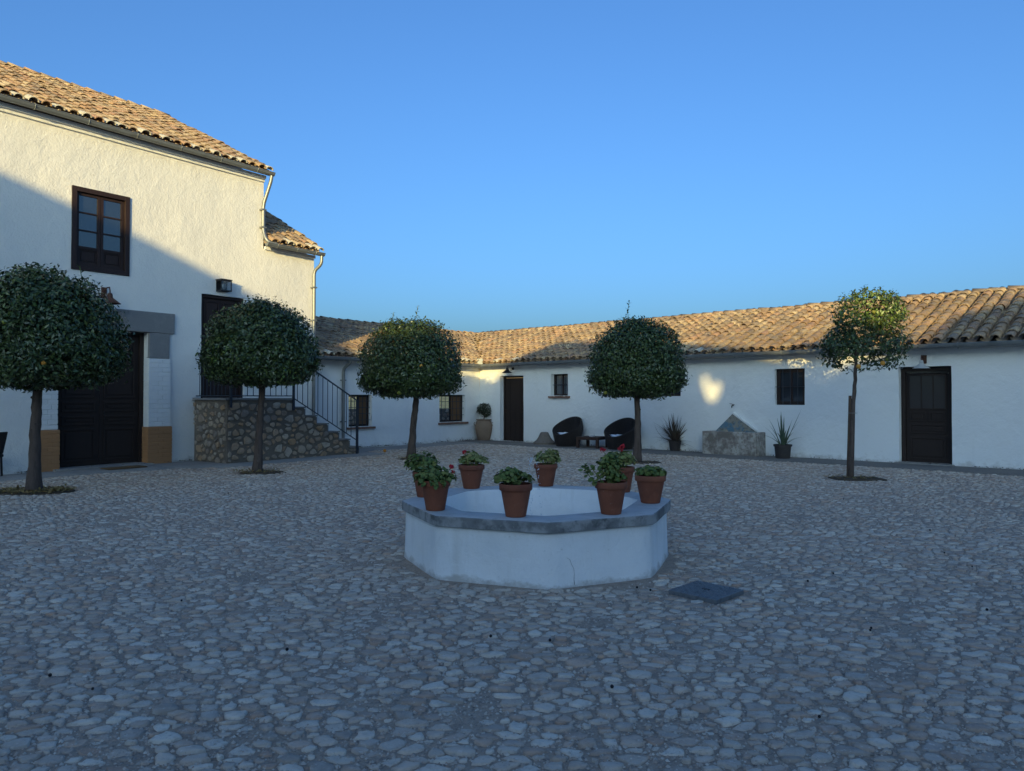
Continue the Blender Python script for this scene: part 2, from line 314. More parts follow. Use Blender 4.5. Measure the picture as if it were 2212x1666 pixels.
for i, t in enumerate(TREES):
    mb = MB(); n = 20; a, b = PIT[i]; rr = [1+.12*mn.noise(Vector((k, i*7, 1))) for k in range(n)]
    e = 2.0 if i < 2 else .8
    def sup(k, q):
        c_, s_ = cos(2*pi*k/n), sin(2*pi*k/n)
        return t.x+a*q*rr[k]*abs(c_)**(e/2)*(1 if c_ > 0 else -1)+(.12 if i else 0), t.y+b*q*rr[k]*abs(s_)**(e/2)*(1 if s_ > 0 else -1)
    pv = [(t.x, t.y, .022)]+[(*sup(k, .6), .018) for k in range(n)]+[(*sup(k, 1), .006) for k in range(n)]+[(*sup(k, 1.02), -.03) for k in range(n)]
    mb.add(pv, [(0, 1+k, 1+(k+1) % n) for k in range(n)]+[(1+r*n+k, 1+(r+1)*n+k, 1+(r+1)*n+(k+1) % n, 1+r*n+(k+1) % n) for r in range(2) for k in range(n)])
    tag(mb.build('tree_pit_soil', M['soil'], smooth=True), kind='structure')

# ------------------------------------------------------------------ stone packing (weighted cells of a jittered grid)
def cells(nx, ny, dx, dy, seed, K=10, jit=.42, gap=.012, wr=(.55, 1.5), soft=.10, shr=(.8, 1.0), asp=1.0, rough=.72):
    rs = np.random.RandomState(seed)
    gx, gy = np.meshgrid(np.arange(nx), np.arange(ny)); off = (gy % 2)*.5
    px = (gx+off+rs.uniform(-jit, jit, gx.shape))*dx; py = (gy+rs.uniform(-jit, jit, gx.shape))*dy
    w = rs.uniform(wr[0], wr[1], gx.shape)**1.0
    if asp != 1: py = py*asp; dy_ = dy*asp
    th = np.linspace(0, 2*pi, K, endpoint=False)[None, None, :]+rs.uniform(0, 2*pi, gx.shape)[:, :, None]
    rad = np.full(gx.shape+(K,), 9.0)
    for di in range(-2, 3):
        for dj in range(-2, 3):
            if di == 0 and dj == 0: continue
            qx = np.roll(px, (-dj, -di), (0, 1))-px; qy = np.roll(py, (-dj, -di), (0, 1))-py; qw = np.roll(w, (-dj, -di), (0, 1))
            d = np.hypot(qx, qy)+1e-6; ok = d < 4*max(dx, dy); fr_ = w/(w+qw)
            co = (np.cos(th)*qx[..., None]+np.sin(th)*qy[..., None])/d[..., None]
            lim = np.where((co > .05) & ok[..., None], (d*fr_-gap/2)[..., None]/np.maximum(co, .05), 9.0)
            rad = np.minimum(rad, lim)
    rad = np.clip(rad, .012, 1.6*max(dx, dy))
    # soften the corners and roughen
    rad = (1-2*soft)*rad+soft*(np.roll(rad, 1, -1)+np.roll(rad, -1, -1)); rad *= rs.uniform(rough, 1.06, rad.shape)*rs.uniform(shr[0], shr[1], gx.shape)[..., None]
    inner = (slice(2, -2), slice(2, -2))
    if asp != 1:
        ux, uy = np.cos(th)*rad, np.sin(th)*rad/asp; th = np.arctan2(uy, ux); rad = np.hypot(ux, uy); py = py/asp
    return px[inner].ravel(), py[inner].ravel(), th[inner].reshape(-1, K), rad[inner].reshape(-1, K)
def stone_mesh_arrays(cx, cy, th, rad, h, tilt, K, z0, lod):
    """returns verts (n, m, 3) and face templates"""
    n = len(cx); c, s = np.cos(th), np.sin(th); X = c*rad; Y = s*rad
    def ring(q, zz, jz=0):
        x = X*q; y = Y*q; z = z0[:, None]+zz[:, None]+tilt[:, 0:1]*x+tilt[:, 1:2]*y+jz
        return np.stack([cx[:, None]+x, cy[:, None]+y, z], -1)
    if lod == 0:
        rings = [ring(1.0, -.02+0*h), ring(.95, h*.62, np.random.uniform(-.002, .001, rad.shape)), ring(.78, h*.97, np.random.uniform(-.004, .003, rad.shape))]
    else: rings = [ring(1.0, -.015+0*h), ring(.82, h*.85)]
    top = np.stack([cx, cy, z0+h*1.05], -1)[:, None, :]
    Vv = np.concatenate(rings+[top], 1); nr = len(rings); q = []; t = []
    for r in range(nr-1):
        for k in range(K): k2 = (k+1) % K; q.append((r*K+k, r*K+k2, (r+1)*K+k2, (r+1)*K+k))
    for k in range(K): t.append(((nr-1)*K+k, (nr-1)*K+(k+1) % K, nr*K))
    return Vv, np.array(q), np.array(t)
# yard cobbles
sx, sy = .104, .071
nx_, ny_ = int(40/sx), int(26/sy)
cx, cy, th, rad = cells(nx_, ny_, sx, sy, 3, K=10, gap=.010, wr=(.28, 2.0), soft=.02, shr=(.78, 1.05), asp=1.5)
ca = R(-8); cx = cx-20; x2 = cx*cos(ca)-cy*sin(ca)*0+0*cy; cx = x2; cy = cy+.9
keep = (np.abs(cx) < cy*.76+4.0)
def side(fr, w):
    return ((cx-fr.o.x)*fr.n.x+(cy-fr.o.y)*fr.n.y) > w
keep &= side(LW, PW_L+.02) | (((cx-LW.o.x)*LW.d.x+(cy-LW.o.y)*LW.d.y) > 4.8)
sl_ = (cx-LW.o.x)*LW.d.x+(cy-LW.o.y)*LW.d.y
keep &= ~((sl_ > -.5) & (sl_ < 4.5) & ~side(LW, 1.98))
keep &= side(BL, PW_B+.02) & side(RW, PW_R+.02)
keep &= np.hypot(cx-CF.x, cy-CF.y) > 1.30
for t, (a, b) in zip(TREES, PIT): keep &= ((cx-t.x)/(a+.04))**2+((cy-t.y)/(b+.04))**2 > 1
dd = (DRAIN[1]-DRAIN[0]).normalized(); dn = Vector((-dd.y, dd.x, 0)); du = np.abs((cx-dc.x)*dd.x+(cy-dc.y)*dd.y); dv = np.abs((cx-dc.x)*dn.x+(cy-dc.y)*dn.y)
keep &= (du > .25) | (dv > .25)
# some earth gaps where stones have sunk
gapn = np.array([mn.noise(Vector((x*2.6, y*2.6, 2))) for x, y in zip(cx, cy)])
h = np.random.uniform(.002, .013, len(cx))+np.clip(rad.mean(1)-.04, 0, .03)*.12; h = np.where(gapn > .30, h*.35-.002, h); keep &= ~((gapn > .44) & (np.random.rand(len(cx)) < .5))
cx, cy, th, rad, h = cx[keep], cy[keep], th[keep], rad[keep], h[keep]
big = np.random.rand(len(cx)); tilt = np.random.normal(0, .035, (len(cx), 2))
z0 = np.array([bed(x, y) for x, y in zip(cx, cy)])-.004
vis = np.abs(cx) < cy*.70
size = rad.mean(1)/np.maximum(cy, .5)*np.where(vis & (cy > 2.7), 1, 0)
order = np.argsort(-size); top300 = set(order[:300].tolist())
near = cy < 8.5; sel = np.zeros(len(cx), bool); sel[order[:300]] = True
def joinstones(mask, lod, K, name):
    ix = np.where(mask)[0]; st = 1 if K == 10 else 2
    t_, r_ = th[ix][:, ::st], rad[ix][:, ::st]
    Vv, q, t = stone_mesh_arrays(cx[ix], cy[ix], t_, r_, h[ix], tilt[ix], t_.shape[1], z0[ix], lod)
    m_ = Vv.shape[1]; o_ = (np.arange(len(ix))*m_)[:, None, None]
    return Vv.reshape(-1, 3), (q[None]+o_).reshape(-1, 4), (t[None]+o_).reshape(-1, 3)
A = joinstones(near & ~sel, 0, 10, ''); B = joinstones(~near, 1, 5, '')
nA = len(A[0])
st = npmesh('cobbles', np.concatenate([A[0], B[0]]), [np.concatenate([A[1], B[1]+nA]), np.concatenate([A[2], B[2]+nA])], M['cobble'], parent=yard)
st['kind'] = 'stuff'
for i in order[:300]:
    k = np.array([i]); Vv, q, t = stone_mesh_arrays(cx[k], cy[k], th[k], rad[k], h[k], tilt[k], 10, z0[k], 0)
    c0 = Vector((cx[i], cy[i], 0)); o = npmesh('cobble', Vv[0], [q, t], M['cobble'], parent=None, off=c0); o.parent = yard; o.location = c0
# loose grit and small pebbles pressed in the joints
gn = 80000; gy_ = 2.4+12*np.random.rand(gn)**1.6; gx_ = (np.random.rand(gn)*2-1)*(gy_*.72+.6)
ok = (np.hypot(gx_-CF.x, gy_-CF.y) > 1.3); du = np.abs((gx_-dc.x)*dd.x+(gy_-dc.y)*dd.y); dv = np.abs((gx_-dc.x)*dn.x+(gy_-dc.y)*dn.y); ok &= (du > .22) | (dv > .22)
ok &= ((gx_-LW.o.x)*LW.n.x+(gy_-LW.o.y)*LW.n.y) > .1
gx_, gy_ = gx_[ok], gy_[ok]; gn = len(gx_); gs_ = np.random.uniform(.004, .014, gn)*np.random.uniform(.6, 1.3, gn)
ga = np.random.rand(gn)*6.28; oc = np.array([(1, 0, 0), (.1, .8, 0), (-.9, .1, 0), (0, -.7, 0), (0, 0, .55)])
VV_ = np.zeros((gn, 5, 3)); ca_, sa_ = np.cos(ga)[:, None], np.sin(ga)[:, None]
VV_[:, :, 0] = gx_[:, None]+(oc[:, 0]*ca_-oc[:, 1]*sa_)*gs_[:, None]; VV_[:, :, 1] = gy_[:, None]+(oc[:, 0]*sa_+oc[:, 1]*ca_)*gs_[:, None]
gz_ = np.array([bed(a, b) for a, b in zip(gx_, gy_)]); VV_[:, :, 2] = (gz_-.007)[:, None]+oc[:, 2]*gs_[:, None]*1.4
gt_ = np.array([(0, 1, 4), (1, 2, 4), (2, 3, 4), (3, 0, 4)])
gr_ = npmesh('grit', VV_.reshape(-1, 3), [(gt_[None]+(np.arange(gn)*5)[:, None, None]).reshape(-1, 3)], M['cobble'], parent=yard); gr_['kind'] = 'stuff'
print('cobbles', len(cx))

# ------------------------------------------------------------------ walls
def wall_part(name, fr, a0, a1, z0, z1, holes, m, parent, thick=.45, step=.22, amp=.014, noreveal=(), ph=0.0, reveal=.30):
    """wall with real openings; holes = (a0,a1,z0,z1)"""
    As = {a0, a1}; Zs = {z0, z1}
    for q in list(holes)+list(noreveal): As |= {q[0], q[1]}; Zs |= {q[2], q[3]}
    As = sorted(a for a in As if a0 <= a <= a1); Zs = sorted(z for z in Zs if z0 <= z <= z1)
    def fill(L_):
        r = [L_[0]]
        for p in L_[1:]:
            n = max(1, int(round((p-r[-1])/step))); b_ = r[-1]
            for k in range(1, n+1): r.append(b_+(p-b_)*k/n)
        return r
    As, Zs = fill(As), fill(Zs)
    def pos(a, z):
        o = amp*mn.noise(Vector((a*.6, z*.6, ph)))*1.6+amp*.5*mn.noise(Vector((a*2.1, z*2.1, ph+4)))
        if z <= z0+.01: o += .02*mn.noise(Vector((a*2, 1, ph)))+.01
        da = .008*mn.noise(Vector((z*3.1, a*1.0, ph+8))); dz = .008*mn.noise(Vector((a*3.1, z, ph+12)))
        if a in (a0, a1): da = 0
        return fr.P(a+da, o, z+(dz if z0 < z < z1 else 0))
    mb = MB(); id_ = {}
    def vid(a, z):
        k = (round(a, 4), round(z, 4))
        if k not in id_: id_[k] = len(mb.v); mb.v.append(tuple(pos(a, z)))
        return id_[k]
    allh = list(holes)+list(noreveal)
    for i in range(len(As)-1):
        for j in range(len(Zs)-1):
            ca_, cz = (As[i]+As[i+1])/2, (Zs[j]+Zs[j+1])/2
            if any(q[0] < ca_ < q[1] and q[2] < cz < q[3] for q in allh): continue
            mb.f.append((vid(As[i], Zs[j]), vid(As[i+1], Zs[j]), vid(As[i+1], Zs[j+1]), vid(As[i], Zs[j+1])))
    for q in holes:
        aa = [a for a in As if q[0]-1e-6 <= a <= q[1]+1e-6]; zz = [z for z in Zs if q[2]-1e-6 <= z <= q[3]+1e-6]
        def stripq(pts, flip):
            n0 = len(mb.v)
            for (a, z) in pts: mb.v.append(tuple(pos(a, z))); mb.v.append(tuple(fr.P(a, -reveal, z)))
            for k in range(len(pts)-1):
                f = (n0+2*k, n0+2*k+1, n0+2*k+3, n0+2*k+2); mb.f.append(f if flip else tuple(reversed(f)))
        stripq([(a, q[2]) for a in aa], False); stripq([(a, q[3]) for a in aa], True)
        stripq([(q[0], z) for z in zz], True); stripq([(q[1], z) for z in zz], False)
    return mb.build(name, m, parent, smooth='auto')
def tile_mesh(w0, w1, L, hgt, seg=6, th_=.016):
    vs_ = []; fs = []
    def arc(w, y, dz, hh):
        return [(w/2*-cos(pi*k/seg), y, dz+hh*sin(pi*k/seg)) for k in range(seg+1)]
    o0 = arc(w0, 0, .024, hgt); o1 = arc(w1, L, 0, hgt*.85); i0 = arc(w0-2*th_, 0, .024, hgt-th_); i1 = arc(w1-2*th_, L, 0, hgt*.85-th_)
    vs_ = o0+o1+i0+i1; n = seg+1
    for k in range(seg):
        fs += [(k, k+1, n+k+1, n+k), (2*n+k+1, 2*n+k, 3*n+k, 3*n+k+1), (k+1, k, 2*n+k, 2*n+k+1), (n+k, n+k+1, 3*n+k+1, 3*n+k)]
    return np.array(vs_), np.array([tuple(reversed(f)) for f in fs])
def pan_mesh(w, L, seg=4):
    vs_ = [(w/2*-cos(pi*k/seg), y, .045-.06*sin(pi*k/seg)+dz) for y, dz in ((0, .012), (L, 0)) for k in range(seg+1)]
    n = seg+1; return np.array(vs_), np.array([(k, k+1, n+k+1, n+k) for k in range(seg)])
TV = [tile_mesh(.205*s1, .165*s1, .46, .085*s2) for s1, s2 in ((1, 1), (1.05, 1.08), (.96, .95), (1.02, .9))]
PVm = pan_mesh(.22, .46)
def roof_tiles(fr, a0, a1, dmin, dmax, ov, zE, slope, pitch, parent_roof, m, nmax=300, expo=.30, phase=0.0, ridge=True, rz=None, lime=.16):
    ang = math.atan(slope); T = []; pans = []; limes = []
    ncol = int(round((a1-a0)/pitch))
    X3 = Vector((fr.d.x, fr.d.y, 0)); Yv = Vector((-fr.n.x*cos(ang), -fr.n.y*cos(ang), sin(ang))); Z3 = X3.cross(Yv)
    Lmax = (dmax+ov)/cos(ang)
    def M4(a, l, lift, yaw, roll, tilt_, s_=1.0, hh=1.0):
        d_ = l*cos(ang)-ov; p = fr.P(a, -d_, zE+l*sin(ang))+Z3*lift
        m_ = Matrix((X3, Yv, Z3)).transposed().to_4x4(); m_.translation = p
        return m_ @ Matrix.Rotation(yaw, 4, 'Z') @ Matrix.Rotation(tilt_, 4, 'X') @ Matrix.Rotation(roll, 4, 'Y') @ Matrix.Diagonal((s_, 1, hh, 1))
    for c in range(ncol+1):
        a = a0+c*pitch; wob = random.uniform(-.012, .012); l0 = max(0, (dmin(a)+ov)/cos(ang)) if dmin else 0
        nrow = int((Lmax-.05)/expo)+1
        for r in range(nrow):
            l = r*expo+random.uniform(-.02, .02)-(.02 if r == 0 else 0)
            if l < l0-.12 or l > Lmax-.06: continue
            sag = .025*mn.noise(Vector((a*.5, l*.6, phase)))
            aw = a+wob+.03*mn.noise(Vector((l*.9, c*1.7, phase)))
            Mx = M4(aw, l, .035+sag, random.gauss(0, .035), random.gauss(0, .05), random.gauss(-.0, .012), random.uniform(.95, 1.07), random.uniform(.9, 1.1))
            (limes if (r == 0 and random.random() < lime) else T).append((Mx, random.randrange(4)))
            if c < ncol: pans.append(M4(aw+pitch/2, l, sag-.015, 0, 0, 0))
    if ridge:
        rdir = X3; rz_ = zE+slope*(dmax+ov)
        n = int((a1-a0)/.38); ra = a0
        aR = a0; 
        while aR < ridge_end(fr, a1):
            p = fr.P(aR, -dmax, rz_+.03+.02*mn.noise(Vector((aR*.5, 1, phase)))+random.uniform(-.008, .008))
            m_ = Matrix((Vector((fr.n.x, fr.n.y, 0)), X3, Vector((0, 0, 1)))).transposed().to_4x4(); m_.translation = p
            T.append((m_ @ Matrix.Rotation(random.gauss(0, .03), 4, 'Z') @ Matrix.Diagonal((1.15, 1.02, 1.25, 1)), random.randrange(4))); aR += .38
    cp = Vector((0, 0, CAMH))
    T.sort(key=lambda q: (q[0].translation-cp).length if inframe(q[0].translation) else 999)
    off = base_of(parent_roof); meshes = []
    for v_, f_ in TV:
        me = bpy.data.meshes.new('tile'); me.from_pydata(v_.tolist(), [], f_.tolist()); me.materials.append(m); me.update(); meshes.append(me)
    for Mx, k in T[:nmax]:
        o = bpy.data.objects.new('tile', meshes[k]); C.objects.link(o); o.parent = parent_roof
        m2 = Mx.copy(); m2.translation -= off; o.matrix_local = m2
    def joined(lst, name, mm):
        VV = []; FF = []; n0 = 0
        for Mx, (v_, f_) in lst:
            A_ = np.array(Mx); VV.append(v_ @ A_[:3, :3].T+A_[:3, 3]); FF.append(f_+n0); n0 += len(v_)
        if VV: tag(npmesh(name, np.concatenate(VV), [np.concatenate(FF)], mm, parent=parent_roof), kind='stuff')
    joined([(q, TV[k]) for q, k in T[nmax:]], 'tiles', m)
    joined([(q, PVm) for q in pans], 'channel_tiles', m)
    joined([(q, TV[k]) for q, k in limes], 'limed_tiles', M['tile_lime'])
    return len(T)
def ridge_end(fr, a1): return a1 if fr is not BL else 3.9
def deck(fr, a0, a1, ov, dmax, zE, slope, parent, name='roof', a0t=None, a1t=None):
    a0t = a0 if a0t is None else a0t; a1t = a1 if a1t is None else a1t
    zR = zE+slope*(dmax+ov); t = .07; mb = MB()
    p = [fr.P(a0, ov-.06, zE-.03), fr.P(a1, ov-.06, zE-.03), fr.P(a1t, -dmax, zR-.03), fr.P(a0t, -dmax, zR-.03)]
    mb.hexa([q-Vector((0, 0, t)) for q in p]+p)
    q = [fr.P(a0t, -dmax, zR-.03), fr.P(a1t, -dmax, zR-.03), fr.P(a1t, -2*dmax-ov, zE-.03), fr.P(a0t, -2*dmax-ov, zE-.03)]
    mb.hexa([v-Vector((0, 0, t)) for v in q]+q)
    mb.tube([fr.P(a0t+.02, -dmax, zR-.03), fr.P(a1t-.02, -dmax, zR-.03)], .095, 8)
    return mb.build(name, M['deck'], parent)
def gutter(fr, a0, a1, o, z, parent, m, r=.075, name='gutter', brk=.9):
    n = 10; k = max(2, int((a1-a0)/1.0)); mb = MB(); vs_ = []
    for i in range(k+1):
        a = a0+(a1-a0)*i/k; dz = .012*mn.noise(Vector((a*.4, 2, z)))
        for rr in (r, r-.008):
            for j in range(n+1):
                t = pi+pi*j/n; vs_.append(fr.P(a, o+rr*cos(t), z+dz+rr*sin(t)))
    L_ = 2*(n+1); fs = []
    for i in range(k):
        for j in range(n):
            fs += [(i*L_+j, i*L_+j+1, (i+1)*L_+j+1, (i+1)*L_+j), (i*L_+n+1+j+1, i*L_+n+1+j, (i+1)*L_+n+1+j, (i+1)*L_+n+2+j)]
        for j in (0, n): fs.append((i*L_+j, (i+1)*L_+j, (i+1)*L_+n+1+j, i*L_+n+1+j))
    for i in (0, k): fs.append(tuple(i*L_+j for j in range(n+1)))
    mb.add(vs_, fs); gt = mb.build(name, m, parent, smooth='auto')
    # rolled front lip and brackets
    mb = MB(); mb.tube([fr.P(a0, o+r, z+.004), fr.P(a1, o+r, z+.004)], .011, 6); mb.build('gutter_lip', m, gt, smooth='auto')
    nb = int((a1-a0)/brk)
    for i in range(nb):
        a = a0+(i+.5)*(a1-a0)/nb; mb = MB()
        mb.tube([fr.P(a, o-r-.1, z+.03)]+[fr.P(a, o+(r+.007)*cos(pi+pi*j/8), z+(r+.007)*sin(pi+pi*j/8)) for j in range(9)]+[fr.P(a, o+r-.02, z+.03)], .008, 5)
        mb.build('bracket', m, gt)
    return gt
def body(fr, a0, a1, depth, z1, m, parent, name='rear_wall', zg=None, dr=None):
    mb = MB(); t = .35
    mb.fbox(fr, a0, a0+t, -.32, -depth, -.02, z1); mb.fbox(fr, a1-t, a1-.005, -.32, -depth, -.02, z1); mb.fbox(fr, a0+t, a1-t, -depth+t, -depth, -.02, z1)
    if zg:
        for a in (a0, a1-t):
            mb.prism([fr.P(a, -.02, z1), fr.P(a, -depth, z1), fr.P(a, -dr, zg)], fr.P(t-.006, 0, 0)-fr.P(0, 0, 0))
    return mb.build(name, m, parent)

# window / door builders -------------------------------------------------
def panel(mb, fr, a0, a1, o, z0, z1, fw=.03, d=.012):
    """raised-and-fielded panel look: moulding frame and a proud field"""
    mb.fbox(fr, a0, a1, o, o+d, z0, z0+fw); mb.fbox(fr, a0, a1, o, o+d, z1-fw, z1)
    mb.fbox(fr, a0, a0+fw, o, o+d, z0+fw, z1-fw); mb.fbox(fr, a1-fw, a1, o, o+d, z0+fw, z1-fw)
    mb.fbox(fr, a0+2*fw, a1-2*fw, o, o+d*.8, z0+2*fw, z1-2*fw)
def ring_frame(fr, a0, a1, z0, z1, o0, o1, w, mb=None, bottom=True):
    mb = mb or MB()
    mb.fbox(fr, a0, a0+w, o0, o1, z0, z1); mb.fbox(fr, a1-w, a1, o0, o1, z0, z1)
    mb.fbox(fr, a0+w, a1-w, o0, o1-.002, z1-w, z1)
    if bottom: mb.fbox(fr, a0+w, a1-w, o0, o1-.002, z0, z0+w)
    return mb

# ================================================================== MAIN HOUSE (left)
sM = LW.sz(569, 500)[0]; sE = LW.sz(678, 700)[0]
zE1, zE2 = 7.10, 5.34
s_end0 = -15.0
house = empty('farmhouse', LW.P(-4, 0, 0), 'tall white plastered farmhouse with sunlit tiled roof and dark double doors on the left', 'house')
wr = LW.rect(155, 280, 402, 425, 582, 597)
dr_ = LW.rect(125, 320, 700, 716, 1014, 1001); door = (dr_[0], dr_[1], .05, LW.sz(320, 717)[1])
ud = LW.rect(435, 540, 633, 647, 857, 857); ud = (ud[0], ud[0]+1.15, 1.5, LW.sz(435, 634)[1])
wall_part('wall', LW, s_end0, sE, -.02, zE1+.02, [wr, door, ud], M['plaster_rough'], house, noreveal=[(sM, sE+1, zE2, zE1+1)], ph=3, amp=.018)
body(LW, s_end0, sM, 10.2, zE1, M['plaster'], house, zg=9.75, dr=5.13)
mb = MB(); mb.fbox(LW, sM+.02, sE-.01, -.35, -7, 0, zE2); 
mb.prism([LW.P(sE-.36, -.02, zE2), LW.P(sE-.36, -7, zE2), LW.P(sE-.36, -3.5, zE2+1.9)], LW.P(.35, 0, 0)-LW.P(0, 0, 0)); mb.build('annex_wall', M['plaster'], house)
# cornice
mb = MB(); mb.fbox(LW, s_end0, sM, .0, .05, zE1-.05, zE1+.02, .0); mb.fbox(LW, s_end0, sM, .0, .11, zE1+.02, zE1+.10)
mb.fbox(LW, sM+.02, sE, .0, .06, zE2-.02, zE2+.06); mb.build('cornice', M['plaster'], house)
rf = deck(LW, s_end0, sM+.05,   .22, 5.13, 7.30, .495, house)
roof_tiles(LW, s_end0, sM+.06, None, 5.13, .26, 7.27, .495, .245, rf, M['tile_main'], phase=1, lime=.42)
rf2 = deck(LW, sM+.02, sE+.05, .22, 3.5, 5.50, .56, house, name='annex_roof')
roof_tiles(LW, sM+.14, sE+.06, None, 3.5, .26, 5.47, .56, .245, rf2, M['tile_main'], nmax=60, phase=2, lime=.6)
gutter(LW, s_end0, sM+.10, .28, 7.25, house, M['zinc'], brk=.95)
gutter(LW, sM-.10, sE+.10, .28, 5.44, house, M['zinc'], brk=.6)
# downpipes
def pipe(name, pts, r, m, parent):
    out = [Vector(pts[0])]
    for i in range(1, len(pts)-1):
        a, b, c = Vector(pts[i-1]), Vector(pts[i]), Vector(pts[i+1]); u = (a-b).normalized()*min(.12, (a-b).length/2); w = (c-b).normalized()*min(.12, (c-b).length/2)
        for t in (0, .25, .5, .75, 1): out.append((b+u)*(1-t)**2+b*2*t*(1-t)+(b+w)*t*t)
    out.append(Vector(pts[-1])); return MB().tube(out, r, 12).build(name, m, parent, smooth='auto')
dp = pipe('downpipe', [LW.P(sM+.04, .28, 7.18), LW.P(sM+.03, .27, 7.05), LW.P(sM-.06, .08, 6.45), LW.P(sM-.06, .08, 5.75), LW.P(sM-.02, .2, 5.48), LW.P(sM+.2, .28, 5.46)], .045, M['pvc'], house)
for z in (6.3, 5.85): MB().fbox(LW, sM-.125, sM+.005, 0, .13, z, z+.035).build('pipe_clamp', M['pvc'], dp)
dp = pipe('downpipe', [LW.P(sE+.03, .28, 5.38), LW.P(sE+.03, .28, 5.14), LW.P(sE-.06, .08, 4.98), LW.P(sE-.06, .08, .05)], .045, M['pvc'], house)
for z in (4.5, 3.6, 2.4, 1.0): MB().fbox(LW, sE-.125, sE+.005, 0, .13, z, z+.035).build('pipe_clamp', M['pvc'], dp)
# old timber stub sticking out beyond the annex corner
MB().fbox(LW, sE-.02, sE+.28, -1.0, -1.12, 4.30, 4.42, .02).build('beam_end', M['darkwood'], house)
# upper window
a0, a1, z0, z1 = wr
win = ring_frame(LW, a0, a1, z0, z1, -.10, .03, .10).build('window', M['winwood'], house, bevel=.006)
mid = (a0+a1)/2; hz = z1-z0; pb = z0+.10+.36
for q0, q1 in ((a0+.105, mid-.004), (mid+.004, a1-.105)):
    mb = MB(); w = .055
    mb.fbox(LW, q0, q0+w, -.085, -.03, z0+.105, z1-.105); mb.fbox(LW, q1-w, q1, -.085, -.03, z0+.105, z1-.105)
    zz = [z0+.105, pb]+[pb+(z1-.105-w-pb)*k/3 for k in (1, 2)]+[z1-.105-w]
    for k, z in enumerate(zz): mb.fbox(LW, q0+w, q1-w, -.08, -.034, z, z+(w if k in (0, 1, 4) else .03))
    sh = mb.build('sash', M['winwood'], win)
    pn = MB(); panel(pn, LW, q0+w, q1-w, -.07, z0+.16, pb, .03, .018); pn.fbox(LW, q0+w, q1-w, -.085, -.07, z0+.16, pb); pn.build('sash_panel', M['winwood'], win)
    ze = [pb+w]+zz[2:4]+[zz[4]]
    for k in range(3): 
        MB().fbox(LW, q0+w, q1-w, -.066, -.058, (ze[k]+(.03 if k else 0)), ze[k+1], .0015).build('pane', M['glass'], win)
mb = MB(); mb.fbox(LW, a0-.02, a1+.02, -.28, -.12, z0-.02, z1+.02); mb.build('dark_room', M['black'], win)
# big doorway: lintel, jambs, brick pillars
LWo = .05
pz = LW.sz(340, 775)[1]; ob = LW.sz(340, 921)[1]; lz0, lz1 = LW.sz(340, 720)[1], LW.sz(340, 676)[1]
pr0, pr1 = door[1], LW.sz(366, 850)[0]; pl0, pl1 = LW.sz(84, 900)[0], door[0]
MB().fbox(LW, door[0]-.62, LW.sz(375, 700)[0], -.28, LWo+.015, lz0, lz1, .006).build('lintel', M['greystone'], house, bevel=.012)
for (q0, q1, nm) in ((pr0, pr1, 'r'), (pl0, pl1, 'l')):
    MB().fbox(LW, q0 if nm == 'r' else q0+.02, q1-.03 if nm == 'r' else q1, -.28, LWo+.008, pz, lz0-.002, .004).build('jamb_stone', M['greystone'], house, bevel=.01)
    core = MB().fbox(LW, q0+.01, q1-.01, -.27, LWo-.011, ob-.01, pz); pil = core.build('pillar', M['whitebrick'], house)
    MB().fbox(LW, q0-.022, q1+.022, -.255, LWo+.024, 0, ob-.006).build('painted_base', M['ochre'], pil, bevel=.01)
    zc = ob; row = 0
    def course(zA, zB, n, m, ex):
        for i in range(n):
            z = zA+(zB-zA)*i/n; zt = zA+(zB-zA)*(i+1)/n-.010
            L_ = q1-q0+2*ex; sp = [0, .42, 1] if i % 2 else [0, .62, 1]
            for k in range(2):
                b0, b1 = q0-ex+L_*sp[k], q0-ex+L_*sp[k+1]-(.003 if k == 0 else 0)
                MB().fbox(LW, b0, b1, -.26 if k == (0 if nm == 'r' else 1) else -.05, LWo+ex+random.uniform(-.004, .004), z, zt, .0035).build('brick', m, pil, bevel=.006)
    course(ob, pz, 15, M['whitebrick'], 0); course(.0, ob-.004, 10, M['ochre'], .03)
# double door
o = -.24; dz1 = door[3]; dm = (door[0]+door[1])/2
fr_ = ring_frame(LW, door[0], door[1], .06, dz1, -.3, -.18, .09, bottom=False).build('door_frame', M['darkwood'], house)
for q0, q1 in ((door[0]+.092, dm-.003), (dm+.003, door[1]-.092)):
    mb = MB(); mb.fbox(LW, q0, q1, -.29, o, .07, dz1-.09)
    for zA, zB in ((.15, .85), (.92, 1.12), (1.2, 1.42), (1.5, dz1-.2)): panel(mb, LW, q0+.08, q1-.08, o, zA, zB, .04, .02)
    dd_ = mb.build('door', M['darkwood'], house, bevel=.004)
MB().tube([LW.P(dm+.08, o+.02, 1.05), LW.P(dm+.08, o+.07, 1.06), LW.P(dm+.08, o+.07, 1.2), LW.P(dm+.08, o+.02, 1.21)], .008, 6).build('handle', M['black'], dd_)
MB().fbox(LW, door[0]-.1, door[1]+.06, -.3, .22, .0, .055, .008).build('doorstep', M['path'], house, bevel=.01)
# upper door above the stairs
mb = ring_frame(LW, ud[0], ud[1], 1.5, ud[3], -.16, -.04, .07, bottom=False); mb.build('door_frame', M['winwood'], house)
um = (ud[0]+ud[1])/2
for q0, q1 in ((ud[0]+.072, um-.003), (um+.003, ud[1]-.072)):
    mb = MB(); mb.fbox(LW, q0, q1, -.16, -.10, 1.51, ud[3]-.072)
    for zA, zB in ((1.6, 2.1), (2.2, 2.75), (2.85, ud[3]-.15)): panel(mb, LW, q0+.05, q1-.05, -.10, zA, zB, .03, .018)
    mb.build('door', M['winwood'], house, bevel=.003)
